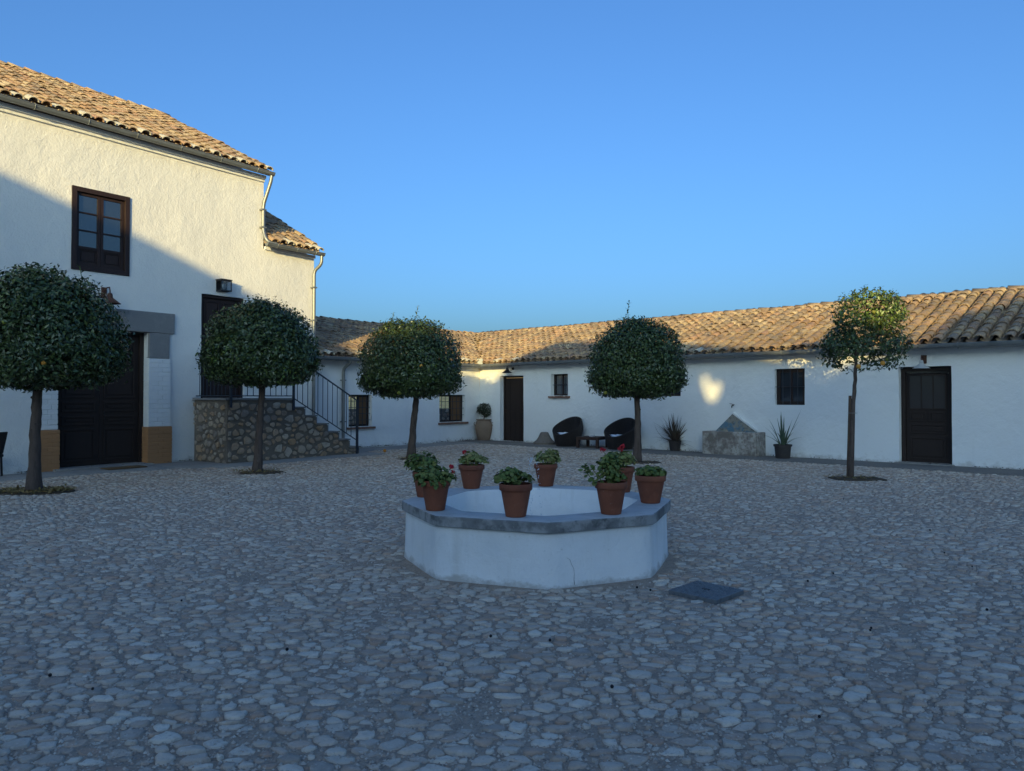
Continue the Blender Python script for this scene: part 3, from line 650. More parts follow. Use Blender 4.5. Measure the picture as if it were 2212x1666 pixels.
# ---- wall lantern and bracket lamp
la0, la1, lz0_, lz1_ = LW.rect(476, 499, 604, 607, 628, 631, .2)
lan = empty('wall_lantern', LW.P(la0, 0, lz0_), 'square glass box lantern on the white wall above the brown door', 'lantern')
mb = MB(); o0, o1 = .02, .24
for a in (la0, la1-.02):
    for oo in (o0, o1-.02): mb.fbox(LW, a, a+.02, oo, oo+.02, lz0_, lz1_)
for z in (lz0_, lz1_-.025):
    mb.fbox(LW, la0+.02, la1-.02, o0, o0+.02, z, z+.025); mb.fbox(LW, la0+.02, la1-.02, o1-.02, o1, z, z+.025)
    mb.fbox(LW, la0, la0+.02, o0+.02, o1-.02, z, z+.025); mb.fbox(LW, la1-.02, la1, o0+.02, o1-.02, z, z+.025)
mb.fbox(LW, la0-.01, la1+.01, 0, o1+.01, lz1_+.001, lz1_+.02); mb.fbox(LW, la0+.01, la1-.01, 0, .019, lz0_+.03, lz1_-.03); mb.build('frame', M['black'], lan)
mb = MB(); mb.fbox(LW, la0+.022, la1-.022, o1-.014, o1-.008, lz0_+.026, lz1_-.026); mb.build('pane', mat('clear_glass', (.5, .55, .6), .05, ior=1.45, trans=.9, spec=.5), lan)
mb = MB(); sphere(mb, LW.P((la0+la1)/2, .12, (lz0_+lz1_)/2), .06, 8, 1.2); mb.build('bulb', M['paleshade'], lan, smooth=True)
def shade_lamp(fr, a, z, out, label, cat, mshade, marm, sc_=1.0, name='wall_lamp'):
    r = empty(name, fr.P(a, 0, z), label, cat)
    mb = MB(); mb.fbox(fr, a-.05*sc_, a+.05*sc_, 0, .03, z+.12*sc_, z+.32*sc_); mb.build('wall_plate', marm, r, bevel=.01)
    mb = MB(); mb.tube([fr.P(a, .02, z+.25*sc_), fr.P(a, out*.5, z+.30*sc_), fr.P(a, out*.9, z+.30*sc_), fr.P(a, out, z+.24*sc_), fr.P(a, out, z+.15*sc_)], .012*sc_, 8); mb.build('arm', marm, r, smooth='auto')
    p = fr.P(a, out, z); mb = MB()
    pr = [(.035, .19), (.045, .16), (.05, .11), (.09, .075), (.16, .02), (.185, .0), (.18, .0), (.15, .018), (.08, .068), (.0001, .1)]
    mb.lathe([(q*sc_, w*sc_) for q, w in pr], p, 24); mb.build('shade', mshade, r, smooth='auto')
    mb = MB(); sphere(mb, p+Vector((0, 0, .035*sc_)), .035*sc_, 8); mb.build('bulb', M['paleshade'], r, smooth=True)
    return r
a_, z_ = LW.sz(236, 654, .25)
shade_lamp(LW, a_, z_-.02, .28, 'rusty cone shade lamp on the white wall beneath the upper window', 'lamp', M['rust'], M['rust'], 1.15)
mt = [G(231, 1013), G(268, 1011), G(262, 1018), G(224, 1020)]
p0 = LW.loc(G(222, 1016)); mb = MB(); mb.fbox(LW, p0[0]-.05, p0[0]+.75, .42, .80, .03, .05, .004)
tag(mb.build('doormat', M['mat'], bevel=.005), 'brown coir doormat on the path before the dark double doors', 'doormat')

# ================================================================== STAIRS
OS = 1.36
st_ = empty('stone_staircase', LW.P(.6, .7, 0), 'rubble stone staircase with grey treads climbing to the brown upper door', 'staircase')
sa0 = .08; sa1 = LW.sz(631, 860, OS)[0]; sa2 = LW.sz(776, 960, OS)[0]
nst = 6; tw = (sa2-sa1)/nst; rh = 1.5/7
mb = MB(); mb.fbox(LW, sa0, sa1, .02, OS, -.02, 1.45)
for i in range(nst): mb.fbox(LW, sa1+i*tw+.0015*(i+1), sa1+(i+1)*tw, .02, OS-.002-.001*i, -.02, 1.5-rh*(i+1)-.035)
core = mb.build('masonry_core', M['rubblemortar'], st_)
MB().fbox(LW, sa0-.06, sa1+.03, .02, OS+.04, 1.452, 1.5).build('landing_slab', M['slab'], st_, bevel=.004)
for i in range(nst):
    z = 1.5-rh*(i+1); MB().fbox(LW, sa1+i*tw+.01, sa1+(i+1)*tw+.03, .02, OS+.035, z-.033, z, .002).build('tread', M['slab'], st_, bevel=.003)
    MB().fbox(LW, sa1+(i)*tw+.004, sa1+(i)*tw+.03, .03, OS+.012, z+.002, z+rh-.05).build('riser', M['slab'], st_)
# rubble stones on the two visible faces
def face_stones(nx, ny, dx, dy, seed, inside, topos, wr=(.35, 1.8)):
    K = 9; X_, Y_, T_, R_ = cells(nx, ny, dx, dy, seed, K=K, jit=.45, gap=.024, wr=wr, soft=.0, shr=(.85, 1.06), rough=.82); X_ = X_-3.2*dx; Y_ = Y_-3.2*dy
    for i in range(len(X_)):
        pts = [(X_[i]+cos(t)*r*1.16, Y_[i]+sin(t)*r*.96) for t, r in zip(T_[i], R_[i]*np.random.uniform(.8, 1.0, K))]
        if not inside(X_[i], Y_[i]): continue
        def pull(p):
            f = 1.0
            while f > .2 and not inside(X_[i]+(p[0]-X_[i])*f, Y_[i]+(p[1]-Y_[i])*f): f -= .1
            return (X_[i]+(p[0]-X_[i])*f, Y_[i]+(p[1]-Y_[i])*f)
        pts = [pull(p) for p in pts]
        hh = random.uniform(.015, .045); V_ = []; 
        for q, z in ((1, -.01), (.96, hh*.75), (.72, hh)):
            V_ += [topos(X_[i]+(p[0]-X_[i])*q, Y_[i]+(p[1]-Y_[i])*q, z+random.uniform(-.004, .004)*(q < 1)) for p in pts]
        V_.append(topos(X_[i], Y_[i], hh*1.05)); F_ = [(r*K+k, r*K+(k+1) % K, (r+1)*K+(k+1) % K, (r+1)*K+k) for r in range(2) for k in range(K)]+[(2*K+k, 2*K+(k+1) % K, 3*K) for k in range(K)]
        mb = MB(); mb.add(V_, F_); mb.build('stone', M['rubble'], core)
def in_long(x, y):
    a = x+sa0
    if not (sa0+.02 < a < sa2-.02 and .02 < y): return False
    top = 1.40 if a < sa1 else 1.5-rh*(int((a-sa1)/tw)+1)-.05
    if a > sa1-.02: top = min(top, 1.40-(a-sa1)*rh/tw-.02)
    return y < top
face_stones(34, 19, .215, .15, 11, in_long, lambda x, y, o: LW.P(sa0+x, OS+o, y))
face_stones(16, 19, .18, .15, 12, lambda x, y: .04 < x < OS-.02 and .02 < y < 1.4, lambda x, y, o: LW.P(sa0-o, OS-x, y))
# railing
rl = MB(); RT = 1.05
cp = (sa0+.05, OS-.02)
def rb(a, o, z0, z1, w=.014): return MB().fbox(LW, a-w/2, a+w/2, o-w/2, o+w/2, z0, z1)
def bar(mb, p, q, r): return mb.tube([p, q], r, 6)
zb0 = 1.55; zt0 = 1.5+RT
rl = MB()
bar(rl, LW.P(cp[0], .0, zt0), LW.P(cp[0], OS, zt0), .020); bar(rl, LW.P(cp[0], .0, zb0), LW.P(cp[0], OS, zb0), .014)
bar(rl, LW.P(cp[0], OS, zt0), LW.P(sa1, OS, zt0), .020); bar(rl, LW.P(cp[0], OS, zb0), LW.P(sa1, OS, zb0), .014)
se = LW.sz(768, 950, OS)[0]; zte = 1.46; zbe = .40
bar(rl, LW.P(sa1, OS, zt0), LW.P(se, OS, zte), .020); bar(rl, LW.P(sa1, OS, zb0-.03), LW.P(se, OS, zbe), .014)
rail = rl.build('railing', M['iron'], st_, smooth='auto')
rb(cp[0], OS+.06, 1.28, zt0, .045).build('post', M['iron'], rail); rb(sa1, OS+.06, 1.2, zt0, .045).build('post', M['iron'], rail); rb(se, OS+.06, .02, zte, .05).build('post', M['iron'], rail)
n = 9
for i in range(1, n): bar(MB(), LW.P(cp[0], OS*i/n, zb0), LW.P(cp[0], OS*i/n, zt0), .009).build('baluster', M['iron'], rail)
n = int((sa1-cp[0])/.145)
for i in range(1, n): a = cp[0]+(sa1-cp[0])*i/n; bar(MB(), LW.P(a, OS, zb0), LW.P(a, OS, zt0), .009).build('baluster', M['iron'], rail)
n = int((se-sa1)/.15)
for i in range(1, n): f = i/n; a = sa1+(se-sa1)*f; bar(MB(), LW.P(a, OS, zb0-.03+(zbe-zb0+.03)*f), LW.P(a, OS, zt0+(zte-zt0)*f), .009).build('baluster', M['iron'], rail)

# ================================================================== BACK WING
SL = .372; ZE = 2.70; RD = 3.5; KV = 1.085
bw = empty('back_wing', BL.P(-3, 0, 0), 'low white wing between the farmhouse and the yard corner, with two barred windows', 'building')
b1 = BL.rect(753, 803, 853, 853, 922, 921); b2 = BL.rect(949, 1005, 853, 853, 912, 911)
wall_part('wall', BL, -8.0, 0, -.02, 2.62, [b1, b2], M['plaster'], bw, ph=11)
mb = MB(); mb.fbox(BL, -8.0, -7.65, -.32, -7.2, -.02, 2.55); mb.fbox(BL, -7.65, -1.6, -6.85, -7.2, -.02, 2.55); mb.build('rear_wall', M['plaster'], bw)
rf = deck(BL, -8.0, .4, .3, RD, ZE, SL, bw, a1t=KV*RD+.05)
roof_tiles(BL, -8.0, KV*RD, lambda a: (a/KV if a > -.3 else -9), RD, .38, ZE-.02, SL, .25, rf, M['tile'], phase=5, nmax=300)
gutter(BL, -7.6, -.36, .40, 2.65, bw, M['zinc'], r=.09, brk=1.0)
MB().fbox(BL, -8, 0, .0, .14, 2.54, 2.60).build('eave_board', M['plaster'], bw)
sp = BL.sz(738, 850)[0]
dp = pipe('downpipe', [BL.P(sp, .40, 2.6), BL.P(sp, .38, 2.5), BL.P(sp, .08, 2.35), BL.P(sp, .08, .1)], .045, M['pvc'], bw)
for z in (2.0, .8): MB().fbox(BL, sp-.065, sp+.065, 0, .13, z, z+.03).build('pipe_clamp', M['pvc'], dp)
def barred_window(fr, q, parent, split=True, nb=4, nh=3, sill=True, mglass='mirror', rec=-.14, frame_m='darkwood', fw=.06):
    a0, a1, z0, z1 = q
    win = ring_frame(fr, a0, a1, z0, z1, rec-.06, rec, fw).build('window', M[frame_m], parent)
    if split:
        mid = a0+(a1-a0)*.52
        MB().fbox(fr, a0+fw, mid, rec-.05, rec-.042, z0+fw, z1-fw).build('pane', M[mglass], win)
        MB().fbox(fr, mid, mid+.05, rec-.055, rec-.01, z0+fw, z1-fw).build('mullion', M[frame_m], win)
        mb = MB(); w = (a1-fw-mid-.05)/3
        for k in range(3): mb = MB(); mb.fbox(fr, mid+.052+w*k, mid+.048+w*(k+1), rec-.055, rec-.02, z0+fw, z1-fw); mb.build('board', M['shutter'], win)
    else:
        MB().fbox(fr, a0+fw, a1-fw, rec-.05, rec-.042, z0+fw, z1-fw).build('pane', M[mglass], win)
    for k in range(1, nb+1):
        a = a0+(a1-a0)*k/(nb+1); bar(MB(), fr.P(a, rec+.06, z0), fr.P(a, rec+.06, z1), .009).build('bar', M['iron'], win)
    for k in range(1, nh+1):
        z = z0+(z1-z0)*k/(nh+1); bar(MB(), fr.P(a0, rec+.067, z), fr.P(a1, rec+.067, z), .009).build('bar', M['iron'], win)
    if not split:
        mb = MB(); m_ = (a0+a1)/2; mb.fbox(fr, m_-.02, m_+.02, rec-.041, rec-.015, z0+fw, z1-fw); zc = z0+(z1-z0)*.5; mb.fbox(fr, a0+fw, m_-.021, rec-.041, rec-.018, zc-.015, zc+.015); mb.fbox(fr, m_+.021, a1-fw, rec-.041, rec-.018, zc-.015, zc+.015); mb.build('muntin', M['winwood'], win)
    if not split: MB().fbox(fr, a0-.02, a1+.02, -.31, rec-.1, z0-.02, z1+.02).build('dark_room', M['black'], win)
    if sill:
        n = max(3, int((a1-a0+.14)/.13)); w = (a1-a0+.16)/n
        for k in range(n): MB().fbox(fr, a0-.06+w*k, a0-.06+w*(k+1)-.008, rec, .075+random.uniform(-.008, .008), z0-.075, z0-.012+random.uniform(-.004, .004), .003).build('brick', M['brick'], win)
    return win
barred_window(BL, b1, bw, True, 5, 4); barred_window(BL, b2, bw, True, 6, 3)

# ================================================================== RIGHT WING
rw = empty('right_wing', RW.P(8, 0, 0), 'long low white wing with lichen spotted tile roof along the right side of the yard', 'building')
REND = 27.0
bd = RW.rect(1080, 1131, 812, 812, 957, 957); bd = (bd[0], bd[1], .03, bd[3])
rd = RW.rect(1941, 2055, 792, 791, 1007, 1009); rd = (rd[0], rd[1], .03, rd[3])
w1 = RW.rect(1190, 1227, 808, 808, 855, 855); w2 = RW.rect(1426, 1470, 806, 806, 856, 856); w3 = RW.rect(1674, 1738, 797, 796, 875, 875)
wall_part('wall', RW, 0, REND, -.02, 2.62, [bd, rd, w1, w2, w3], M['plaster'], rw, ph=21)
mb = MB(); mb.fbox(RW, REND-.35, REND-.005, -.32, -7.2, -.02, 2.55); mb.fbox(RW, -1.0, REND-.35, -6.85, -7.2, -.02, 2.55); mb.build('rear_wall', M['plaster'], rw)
rf = deck(RW, -.4, REND, .3, RD, ZE, SL, rw, a0t=-KV*RD-.05)
def rdm(a): return (-a/KV if a < .3 else -9)
roof_tiles(RW, -KV*RD, REND, rdm, RD, .38, ZE-.02, SL, .262, rf, M['tile'], phase=9, nmax=300)
gutter(RW, .36, REND, .40, 2.65, rw, M['zinc'], r=.09, brk=1.25)
MB().fbox(RW, .0, REND, .0, .14, 2.54, 2.598).build('eave_board', M['plaster'], rw)
# sunlit slope and low field wall beyond, seen through the barred windows
V_ = []; nx2 = 40
for j in range(20):
    for i in range(nx2):
        x = -60+100*i/(nx2-1); y = 44+6*j; V_.append((x, y, max(-.02, .0+min(5.2, max(0, y-56)*.24)+(y-46)*.006+.5*mn.noise(Vector((x*.06, y*.06, 1)))*min(1, max(0, (y-46)/20)))-.02*(j == 0)))
F_ = np.array([(j*nx2+i, j*nx2+i+1, (j+1)*nx2+i+1, (j+1)*nx2+i) for j in range(19) for i in range(nx2-1)])
tag(npmesh('hillside', np.array(V_), [F_], mat('dry_grass_slope', (.66, .44, .17), 1, [(.5, (.40, .22, .10), .5, .65, .8), (2.5, (.25, .2, .08), .52, .66, .7)]), smooth=True), kind='structure')
fw = empty('field_wall', (-6, 37, 0), 'low rubble field wall seen through the barred windows of the back wing', 'wall')
mb = MB(); mb.box(-14, 2, 37, 37.4, -.02, .95); cfw = mb.build('wall_core', M['rubblemortar'], fw)
X_, Y_, T_, R_ = cells(44, 10, .3, .2, 77, K=8, gap=.03, wr=(.4, 1.7), soft=.03); V_ = []; F_ = []
for i in range(len(X_)):
    x0, z0_ = X_[i]-12.5, Y_[i]-.3
    if not (.1 < z0_ < .9): continue
    b_ = len(V_); V_ += [(x0+cos(t)*q, 37-.035, z0_+sin(t)*q) for t, q in zip(T_[i], R_[i])]+[(x0+cos(t)*q*1.1, 37.02, z0_+sin(t)*q*1.1) for t, q in zip(T_[i], R_[i])]
    F_ += [tuple(b_+k for k in reversed(range(8)))]+[(b_+k, b_+(k+1) % 8, b_+8+(k+1) % 8, b_+8+k) for k in range(8)]
mb = MB(); mb.add(V_, F_); tag(mb.build('stones', M['rubble'], cfw), kind='stuff')
# gutter meeting box in the corner and the valley sheet
cc = (RW.P(.40, .40, 0)+BL.P(-.4, .4, 0))/2
mb = MB(); mb.box(cc.x-.10, cc.x+.10, cc.y-.09, cc.y+.09, 2.57, 2.86); mb.build('gutter_box', M['zinc'], rw)
vd = Vector((-.094, 1.352)).normalized(); v0 = Vector(COR)-vd*.35; mb = MB()
L5 = RD/.918*1.355+.3; px_ = Vector((vd.y, -vd.x))
zf = lambda l: ZE-.06+SL*((l-.35)*.918/1.355+.35)
pv = []
for l in (0, L5):
    c_ = v0+vd*l
    for w_, dz in ((-.13, .05), (0, .0), (.13, .05)): pv.append((c_.x+px_.x*w_, c_.y+px_.y*w_, zf(l)+dz))
mb.add(pv, [(0, 1, 4, 3), (1, 2, 5, 4)]); mb.build('valley_sheet', M['deck'], rw)
# plank door in the corner
a0, a1, z0, z1 = bd; rec = -.20
fr2 = ring_frame(RW, a0, a1, z0, z1, rec-.06, rec+.02, .06, bottom=False).build('door_frame', M['darkwood'], rw)
mb = MB(); mb.fbox(RW, a0+.06, a1-.06, rec-.06, rec-.045, z0, z1-.07); pd = mb.build('door', M['darkwood'], rw)
n = 4; w = (a1-a0-.124)/n
for k in range(n): MB().fbox(RW, a0+.062+w*k+.004, a0+.062+w*(k+1)-.004, rec-.044, rec-.012+random.uniform(-.003, .003), z0+.01, z1-.10).build('plank', M['darkwood'], pd, bevel=.004)
MB().tube([RW.P(a0+.13, rec, 1.0), RW.P(a0+.13, rec+.04, 1.0), RW.P(a0+.13, rec+.04, 1.12), RW.P(a0+.13, rec, 1.12)], .007, 6).build('handle', M['rust'], pd)
# panelled door on the right
a0, a1, z0, z1 = rd
ring_frame(RW, a0, a1, z0, z1, rec-.06, rec+.03, .09, bottom=False).build('door_frame', M['darkwood'], rw)
mb = MB(); q0, q1 = a0+.092, a1-.092; mb.fbox(RW, q0, q1, rec-.06, rec-.02, z0, z1-.16)
zg0, zg1 = RW.sz(2000, 882, rec)[1], RW.sz(2000, 806, rec)[1]
panel(mb, RW, q0+.07, q1-.07, rec-.02, .12, .62, .035, .02); 
mid = (q0+q1)/2
for p0, p1 in ((q0+.07, mid-.03), (mid+.03, q1-.07)): panel(mb, RW, p0, p1, rec-.02, zg0-.30, zg0-.08, .03, .02)
panel(mb, RW, q0+.07, q1-.07, rec-.02, .70, zg0-.36, .03, .02)
rdd = mb.build('door', M['darkwood'], rw, bevel=.003)
MB().fbox(RW, q0+.08, q1-.08, rec-.018, rec-.008, zg0, zg1-.06).build('pane', M['dimglass'], rdd)
mb = ring_frame(RW, q0+.055, q1-.055, zg0-.03, zg1-.03, rec-.019, rec+.004, .03); mb.build('pane_frame', M['darkwood'], rdd)
for k in (1, 2): 
    a = q0+.08+(q1-q0-.16)*k/3; MB().fbox(RW, a-.012, a+.012, rec-.0075, rec-.001, zg0, zg1-.06).build('muntin', M['darkwood'], rdd)
MB().fbox(RW, q0, q1, rec-.05, rec-.03, z1-.15, z1-.09).build('transom_glass', M['dimglass'], rdd)
MB().tube([RW.P(q0+.04, rec-.02, 1.02), RW.P(q0+.04, rec+.03, 1.02), RW.P(q0+.14, rec+.03, 1.02)], .009, 6).build('handle', M['black'], rdd)
MB().fbox(RW, a0-.08, a1+.05, -.3, .12, .0, .05, .006).build('doorstep', M['path'], rw, bevel=.01)
barred_window(RW, w1, rw, False, 1, 1, True, 'glass', rec=-.16, fw=.05)
barred_window(RW, w2, rw, False, 2, 1, False, 'glass2', rec=-.12)
barred_window(RW, w3, rw, False, 3, 1, False, 'glass2', rec=-.10, fw=.09)
a_, z_ = RW.sz(1093, 806, .3)
shade_lamp(RW, a_+.05, z_, .30, 'black cone shade lamp above the plank door in the yard corner', 'lamp', M['black'], M['black'], .95)
a_, z_ = RW.sz(1989, 796, .3)
shade_lamp(RW, a_, z_, .26, 'pale enamel shade lamp above the panelled door on the right', 'lamp', M['paleshade'], M['rust'], .95)

# wall fountain trough -------------------------------------------------
ta0 = RW.sz(1517, 960, .55)[0]; ta1 = RW.sz(1634, 960, .55)[0]; tz = RW.sz(1575, 933, .55)[1]
tr = empty('wall_trough', RW.P((ta0+ta1)/2, .3, 0), 'old peeling stone trough with a blue triangular back against the white wall', 'trough')
mb = MB()
mb.fbox(RW, ta0, ta1, .44, .56, 0, tz, .006); mb.fbox(RW, ta0, ta0+.12, .0, .44, 0, tz-.003, .004); mb.fbox(RW, ta1-.12, ta1, .0, .44, 0, tz-.003, .004); mb.fbox(RW, ta0+.12, ta1-.12, .02, .44, 0, .25)
mb.build('basin', M['trough'], tr, bevel=.02)
ap = RW.sz(1582, 894, .06); bl_ = RW.sz(1546, 931, .06)[0]; br_ = RW.sz(1634, 931, .06)[0]
mb = MB(); mb.prism([RW.P(bl_-.02, .0, tz-.3), RW.P(br_, .0, tz-.3), RW.P(br_, .0, tz), RW.P(ap[0], 0, ap[1]), RW.P(bl_-.02, 0, tz-.02)], RW.P(0, .06, 0)-RW.P(0, 0, 0)); mb.build('back_slab', M['bluestone'], tr, bevel=.01)
mb = MB(); mb.prism([RW.P(ap[0], 0, ap[1]+.002), RW.P(br_+.0, .0, tz+.002), RW.P(br_+.03, .0, tz+.03), RW.P(ap[0]+.02, 0, ap[1]+.04)], RW.P(0, .085, 0)-RW.P(0, 0, 0)); mb.build('coping', M['whitebrick'], tr)
a_, z_ = RW.sz(1583, 876, .05)
tp = empty('wall_tap', RW.P(a_, 0, z_), 'small dark tap sticking out of the wall above the old trough', 'tap')
mb = MB(); mb.tube([RW.P(a_, .0, z_), RW.P(a_, .09, z_), RW.P(a_, .11, z_-.02), RW.P(a_, .11, z_-.06)], .013, 8); mb.build('spout', M['black'], tp, smooth='auto')
mb = MB(); mb.tube([RW.P(a_-.10, .03, z_+.05), RW.P(a_+.05, .05, z_+.02)], .006, 6); mb.tube([RW.P(a_, .05, z_), RW.P(a_, .05, z_+.035)], .008, 6); mb.build('handle', M['rust'], tp)

# ================================================================== FOUNTAIN
ft = empty('octagonal_fountain', (CF.x, CF.y, 0), 'white octagonal fountain basin with stained grey rim in the middle of the yard', 'fountain')
A0 = R(-88); RO = 1.30
def oct_(r, z, wob=0): return [(CF.x+r*cos(A0+k*pi/4), CF.y+r*sin(A0+k*pi/4), z) for k in range(8)]
def octring(mb, rs, sub=8, ph=0, amp=.006):
    """rs: list of (radius,z) profile, closed loop; each side subdivided and made slightly uneven"""
    n = 8*sub; rows = []
    for (r, z) in rs:
        row = []
        for k in range(8):
            for j in range(sub):
                p = Vector(oct_(r, z)[k]).lerp(Vector(oct_(r, z)[(k+1) % 8]), j/sub)
                d0 = Vector((p.x-CF.x, p.y-CF.y, 0)).normalized()
                q = amp*mn.noise(p*2.2+Vector((ph, 0, z*3))); d = Vector((p.x-CF.x, p.y-CF.y, 0)).normalized()
                if j == 0: p = p-d0*.010*(1 if r > .5 else 0)
                row.append(p+d*q+Vector((0, 0, amp*.6*mn.noise(p*3+Vector((7, ph, 0))) if z > .05 else 0)))
        rows.append(row)
    n0 = len(mb.v); mb.v += [tuple(p) for r_ in rows for p in r_]; m_ = len(rs)
    for i in range(m_-1):
        for k in range(n): k2 = (k+1) % n; mb.f.append((n0+i*n+k, n0+i*n+k2, n0+(i+1)*n+k2, n0+(i+1)*n+k))
    return mb
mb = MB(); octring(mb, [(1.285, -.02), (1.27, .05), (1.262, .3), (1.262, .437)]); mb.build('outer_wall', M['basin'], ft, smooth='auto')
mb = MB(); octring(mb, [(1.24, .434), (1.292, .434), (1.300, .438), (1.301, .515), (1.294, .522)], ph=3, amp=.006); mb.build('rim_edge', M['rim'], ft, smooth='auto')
mb = MB(); octring(mb, [(1.2945, .5215), (1.28, .5265), (.99, .5265), (.983, .522)], ph=3, amp=.005); mb.build('rim', M['rimtop'], ft, smooth='auto')
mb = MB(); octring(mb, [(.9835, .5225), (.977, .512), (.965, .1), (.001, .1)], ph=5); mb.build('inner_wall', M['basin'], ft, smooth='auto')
mb = MB(); mb.add(oct_(.962, .2), [tuple(range(8))]); mb.build('water', M['water'], ft)
mb = MB(); mb.lathe([(.07, .1), (.06, .14), (.03, .2), (.02, .3), (.012, .34)], (CF.x, CF.y, 0), 12); mb.build('nozzle', M['zinc'], ft, smooth='auto')
def crack(pts, side_k):
    """thin crack following a wall face of the octagon: pts = (fraction along side, z)"""
    A_, B_ = [Vector(oct_(1.268, 0)[(side_k+i) % 8]) for i in (0, 1)]; nn = Vector((A_.x+B_.x-2*CF.x, A_.y+B_.y-2*CF.y, 0)).normalized()
    mb = MB(); P_ = [A_.lerp(B_, f)+Vector((0, 0, z))+nn*(.004 if z > .06 else .008) for f, z in pts]; mb.tube(P_, [.0006]+[.0011]*(len(P_)-2)+[.003], 4); mb.build('crack', M['crack'], ft)
crack([(.17, .23), (.20, .21), (.215, .17), (.235, .14), (.24, .09), (.235, .05), (.24, .01)], 0)
# water jet
jt = MB()
for k in range(110):
    t = random.random(); s1 = random.choice((-1, 1))
    x = CF.x-.03+s1*.035*(.4+t*1.6); z = .93-.62*t*t-.02*random.random()
    if k < 40: x = CF.x-.06+random.gauss(0, .012); z = random.uniform(.35, .95)
    r = random.uniform(.002, .0055)
    c_ = Vector((x+random.gauss(0, .006), CF.y+random.gauss(0, .03), z))
    jt.add([c_+Vector(v)*r for v in ((1, 0, 0), (-1, 0, 0), (0, 1, 0), (0, -1, 0), (0, 0, 1.8), (0, 0, -1.8))], [(0, 2, 4), (2, 1, 4), (1, 3, 4), (3, 0, 4), (2, 0, 5), (1, 2, 5), (3, 1, 5), (0, 3, 5)])
tag(jt.build('water_jet', mat('water_drops', (.75, .82, .88), .08, spec=.5, trans=.3)), 'thin jet of glinting water drops rising inside the octagonal fountain', 'water jet', kind='stuff')

# ================================================================== potted geraniums
def leafdisc(mb, c, nrm, r, k=7):
    nrm = nrm.normalized(); a = nrm.orthogonal().normalized(); b = nrm.cross(a); ph = random.uniform(0, 6)
    V_ = [c-nrm*r*.12]+[c+(a*cos(2*pi*j/k+ph)+b*sin(2*pi*j/k+ph))*r*random.uniform(.82, 1.12)+nrm*r*random.uniform(-.05, .32) for j in range(k)]
    mb.add(V_, [(0, 1+j, 1+(j+1) % k) for j in range(k)])
def pot(x, y, zb, rt, hh, label, lobes, flowers=(), leafm='geran', stray=(), lean=0, nl=170, wide=False):
    root = empty('potted_geranium', (x, y, zb), label, 'potted plant', 'terracotta pots of geraniums on the fountain rim')
    rb_ = rt*.62; mb = MB(); b = Vector((x, y, zb))
    mb.lathe([(rb_*.9, 0), (rb_, .004), (rt*.90, hh*.80), (rt*.97, hh*.80), (rt*1.0, hh*.82), (rt*1.0, hh*.97), (rt*.97, hh), (rt*.90, hh), (rt*.86, hh*.9), (rt*.85, hh*.86)], b, 32, wob=.008); mb.build('pot', M['terra'], root, smooth='auto')
    mb = MB(); mb.lathe([(rt*.85, hh*.86), (.001, hh*.9)], b, 16); mb.build('soil', M['soil'], root)
    mb = MB(); st_m = MB()
    tot = sum(l[3]*l[4] for l in lobes)
    for (lx, ly, lz, lr, lh) in lobes:
        n = int(nl*1.7*lr*lh/tot)
        for i in range(n):
            u = random.uniform(-.35, 1); a = random.uniform(0, 2*pi); q = sqrt(1-u*u); d = Vector((q*cos(a), q*sin(a), u)); rr = random.uniform(.62, 1.05)
            c = b+Vector((lx+d.x*lr*rr, ly+d.y*lr*rr, hh+lz+d.z*lh*rr))
            if c.z < zb+hh*.80 and hypot(c.x-x, c.y-y) < rt*1.05: c.z = zb+hh*.93+random.uniform(0, .03)
            leafdisc(mb, c, d+Vector((random.gauss(0, .45), random.gauss(0, .45), .55+random.gauss(0, .3))), random.uniform(.012, .023))
        for i in range(5):
            st_m.tube([b+Vector((lx*.3+random.uniform(-.03, .03), ly*.3, hh*.85)), b+Vector((lx*.7+random.uniform(-.04, .04), ly*.7, hh+lz*.6)), b+Vector((lx+random.uniform(-.05, .05), ly, hh+lz+lh*.6))], [.005, .004, .003], 5)
    for pts in stray:
        P_ = [b+Vector(p) for p in pts]; st_m.tube(P_, [.006]+[.004]*(len(P_)-1), 5)
        for p in P_[1:]:
            for i in range(6): leafdisc(mb, p+Vector((random.gauss(0, .02), random.gauss(0, .02), random.gauss(.005, .018))), Vector((random.gauss(0, .5), random.gauss(-.4, .4), 1)), random.uniform(.016, .026))
    fo = tag(mb.build('foliage', M[leafm], root), kind='stuff'); st_m.build('stems', M['geran'], root)
    for (fx, fy, fz, fr_) in flowers:
        mb = MB(); c0 = b+Vector((fx, fy, hh+fz))
        for i in range(26):
            d = Vector((random.gauss(0, 1), random.gauss(0, 1), random.gauss(.3, .8))).normalized(); leafdisc(mb, c0+d*fr_*random.uniform(.6, 1), d+Vector((random.gauss(0, .4), random.gauss(0, .4), 0)), fr_*.42, 5)
        fh = mb.build('flower_head', M['red'], root); MB().tube([b+Vector((fx*.4, fy*.4, hh*.95)), c0], .0025, 5).build('stalk', M['geran'], fh)
    return root
ZR = .526
def on(x, y): q = G(x, y, ZR); return q.x, q.y
def rc(x, y, r=1.07):
    px_, py_ = on(x, y); d = Vector((px_-CF.x, py_-CF.y)); d = d.normalized()*min(max(d.length, 1.02), 1.12) ; return CF.x+d.x, CF.y+d.y
pot(*rc(940, 1102), ZR, .132, .262, 'terracotta pot of dark green geranium with a red bloom, at the fountain\'s front left', [(-.04, -.01, .03, .15, .10), (.08, 0, .02, .10, .07), (-.02, -.06, -.02, .12, .07)], [(.14, -.03, .115, .022), (.155, -.02, .07, .018)], nl=240)
pot(*rc(914, 1073), ZR, .125, .25, 'bushy geranium pot behind the front left one, leaning out over the rim', [(-.03, 0, .08, .16, .12), (-.09, 0, .04, .10, .10), (.04, -.02, .03, .12, .10)], [(.10, -.05, .03, .016)], nl=240)
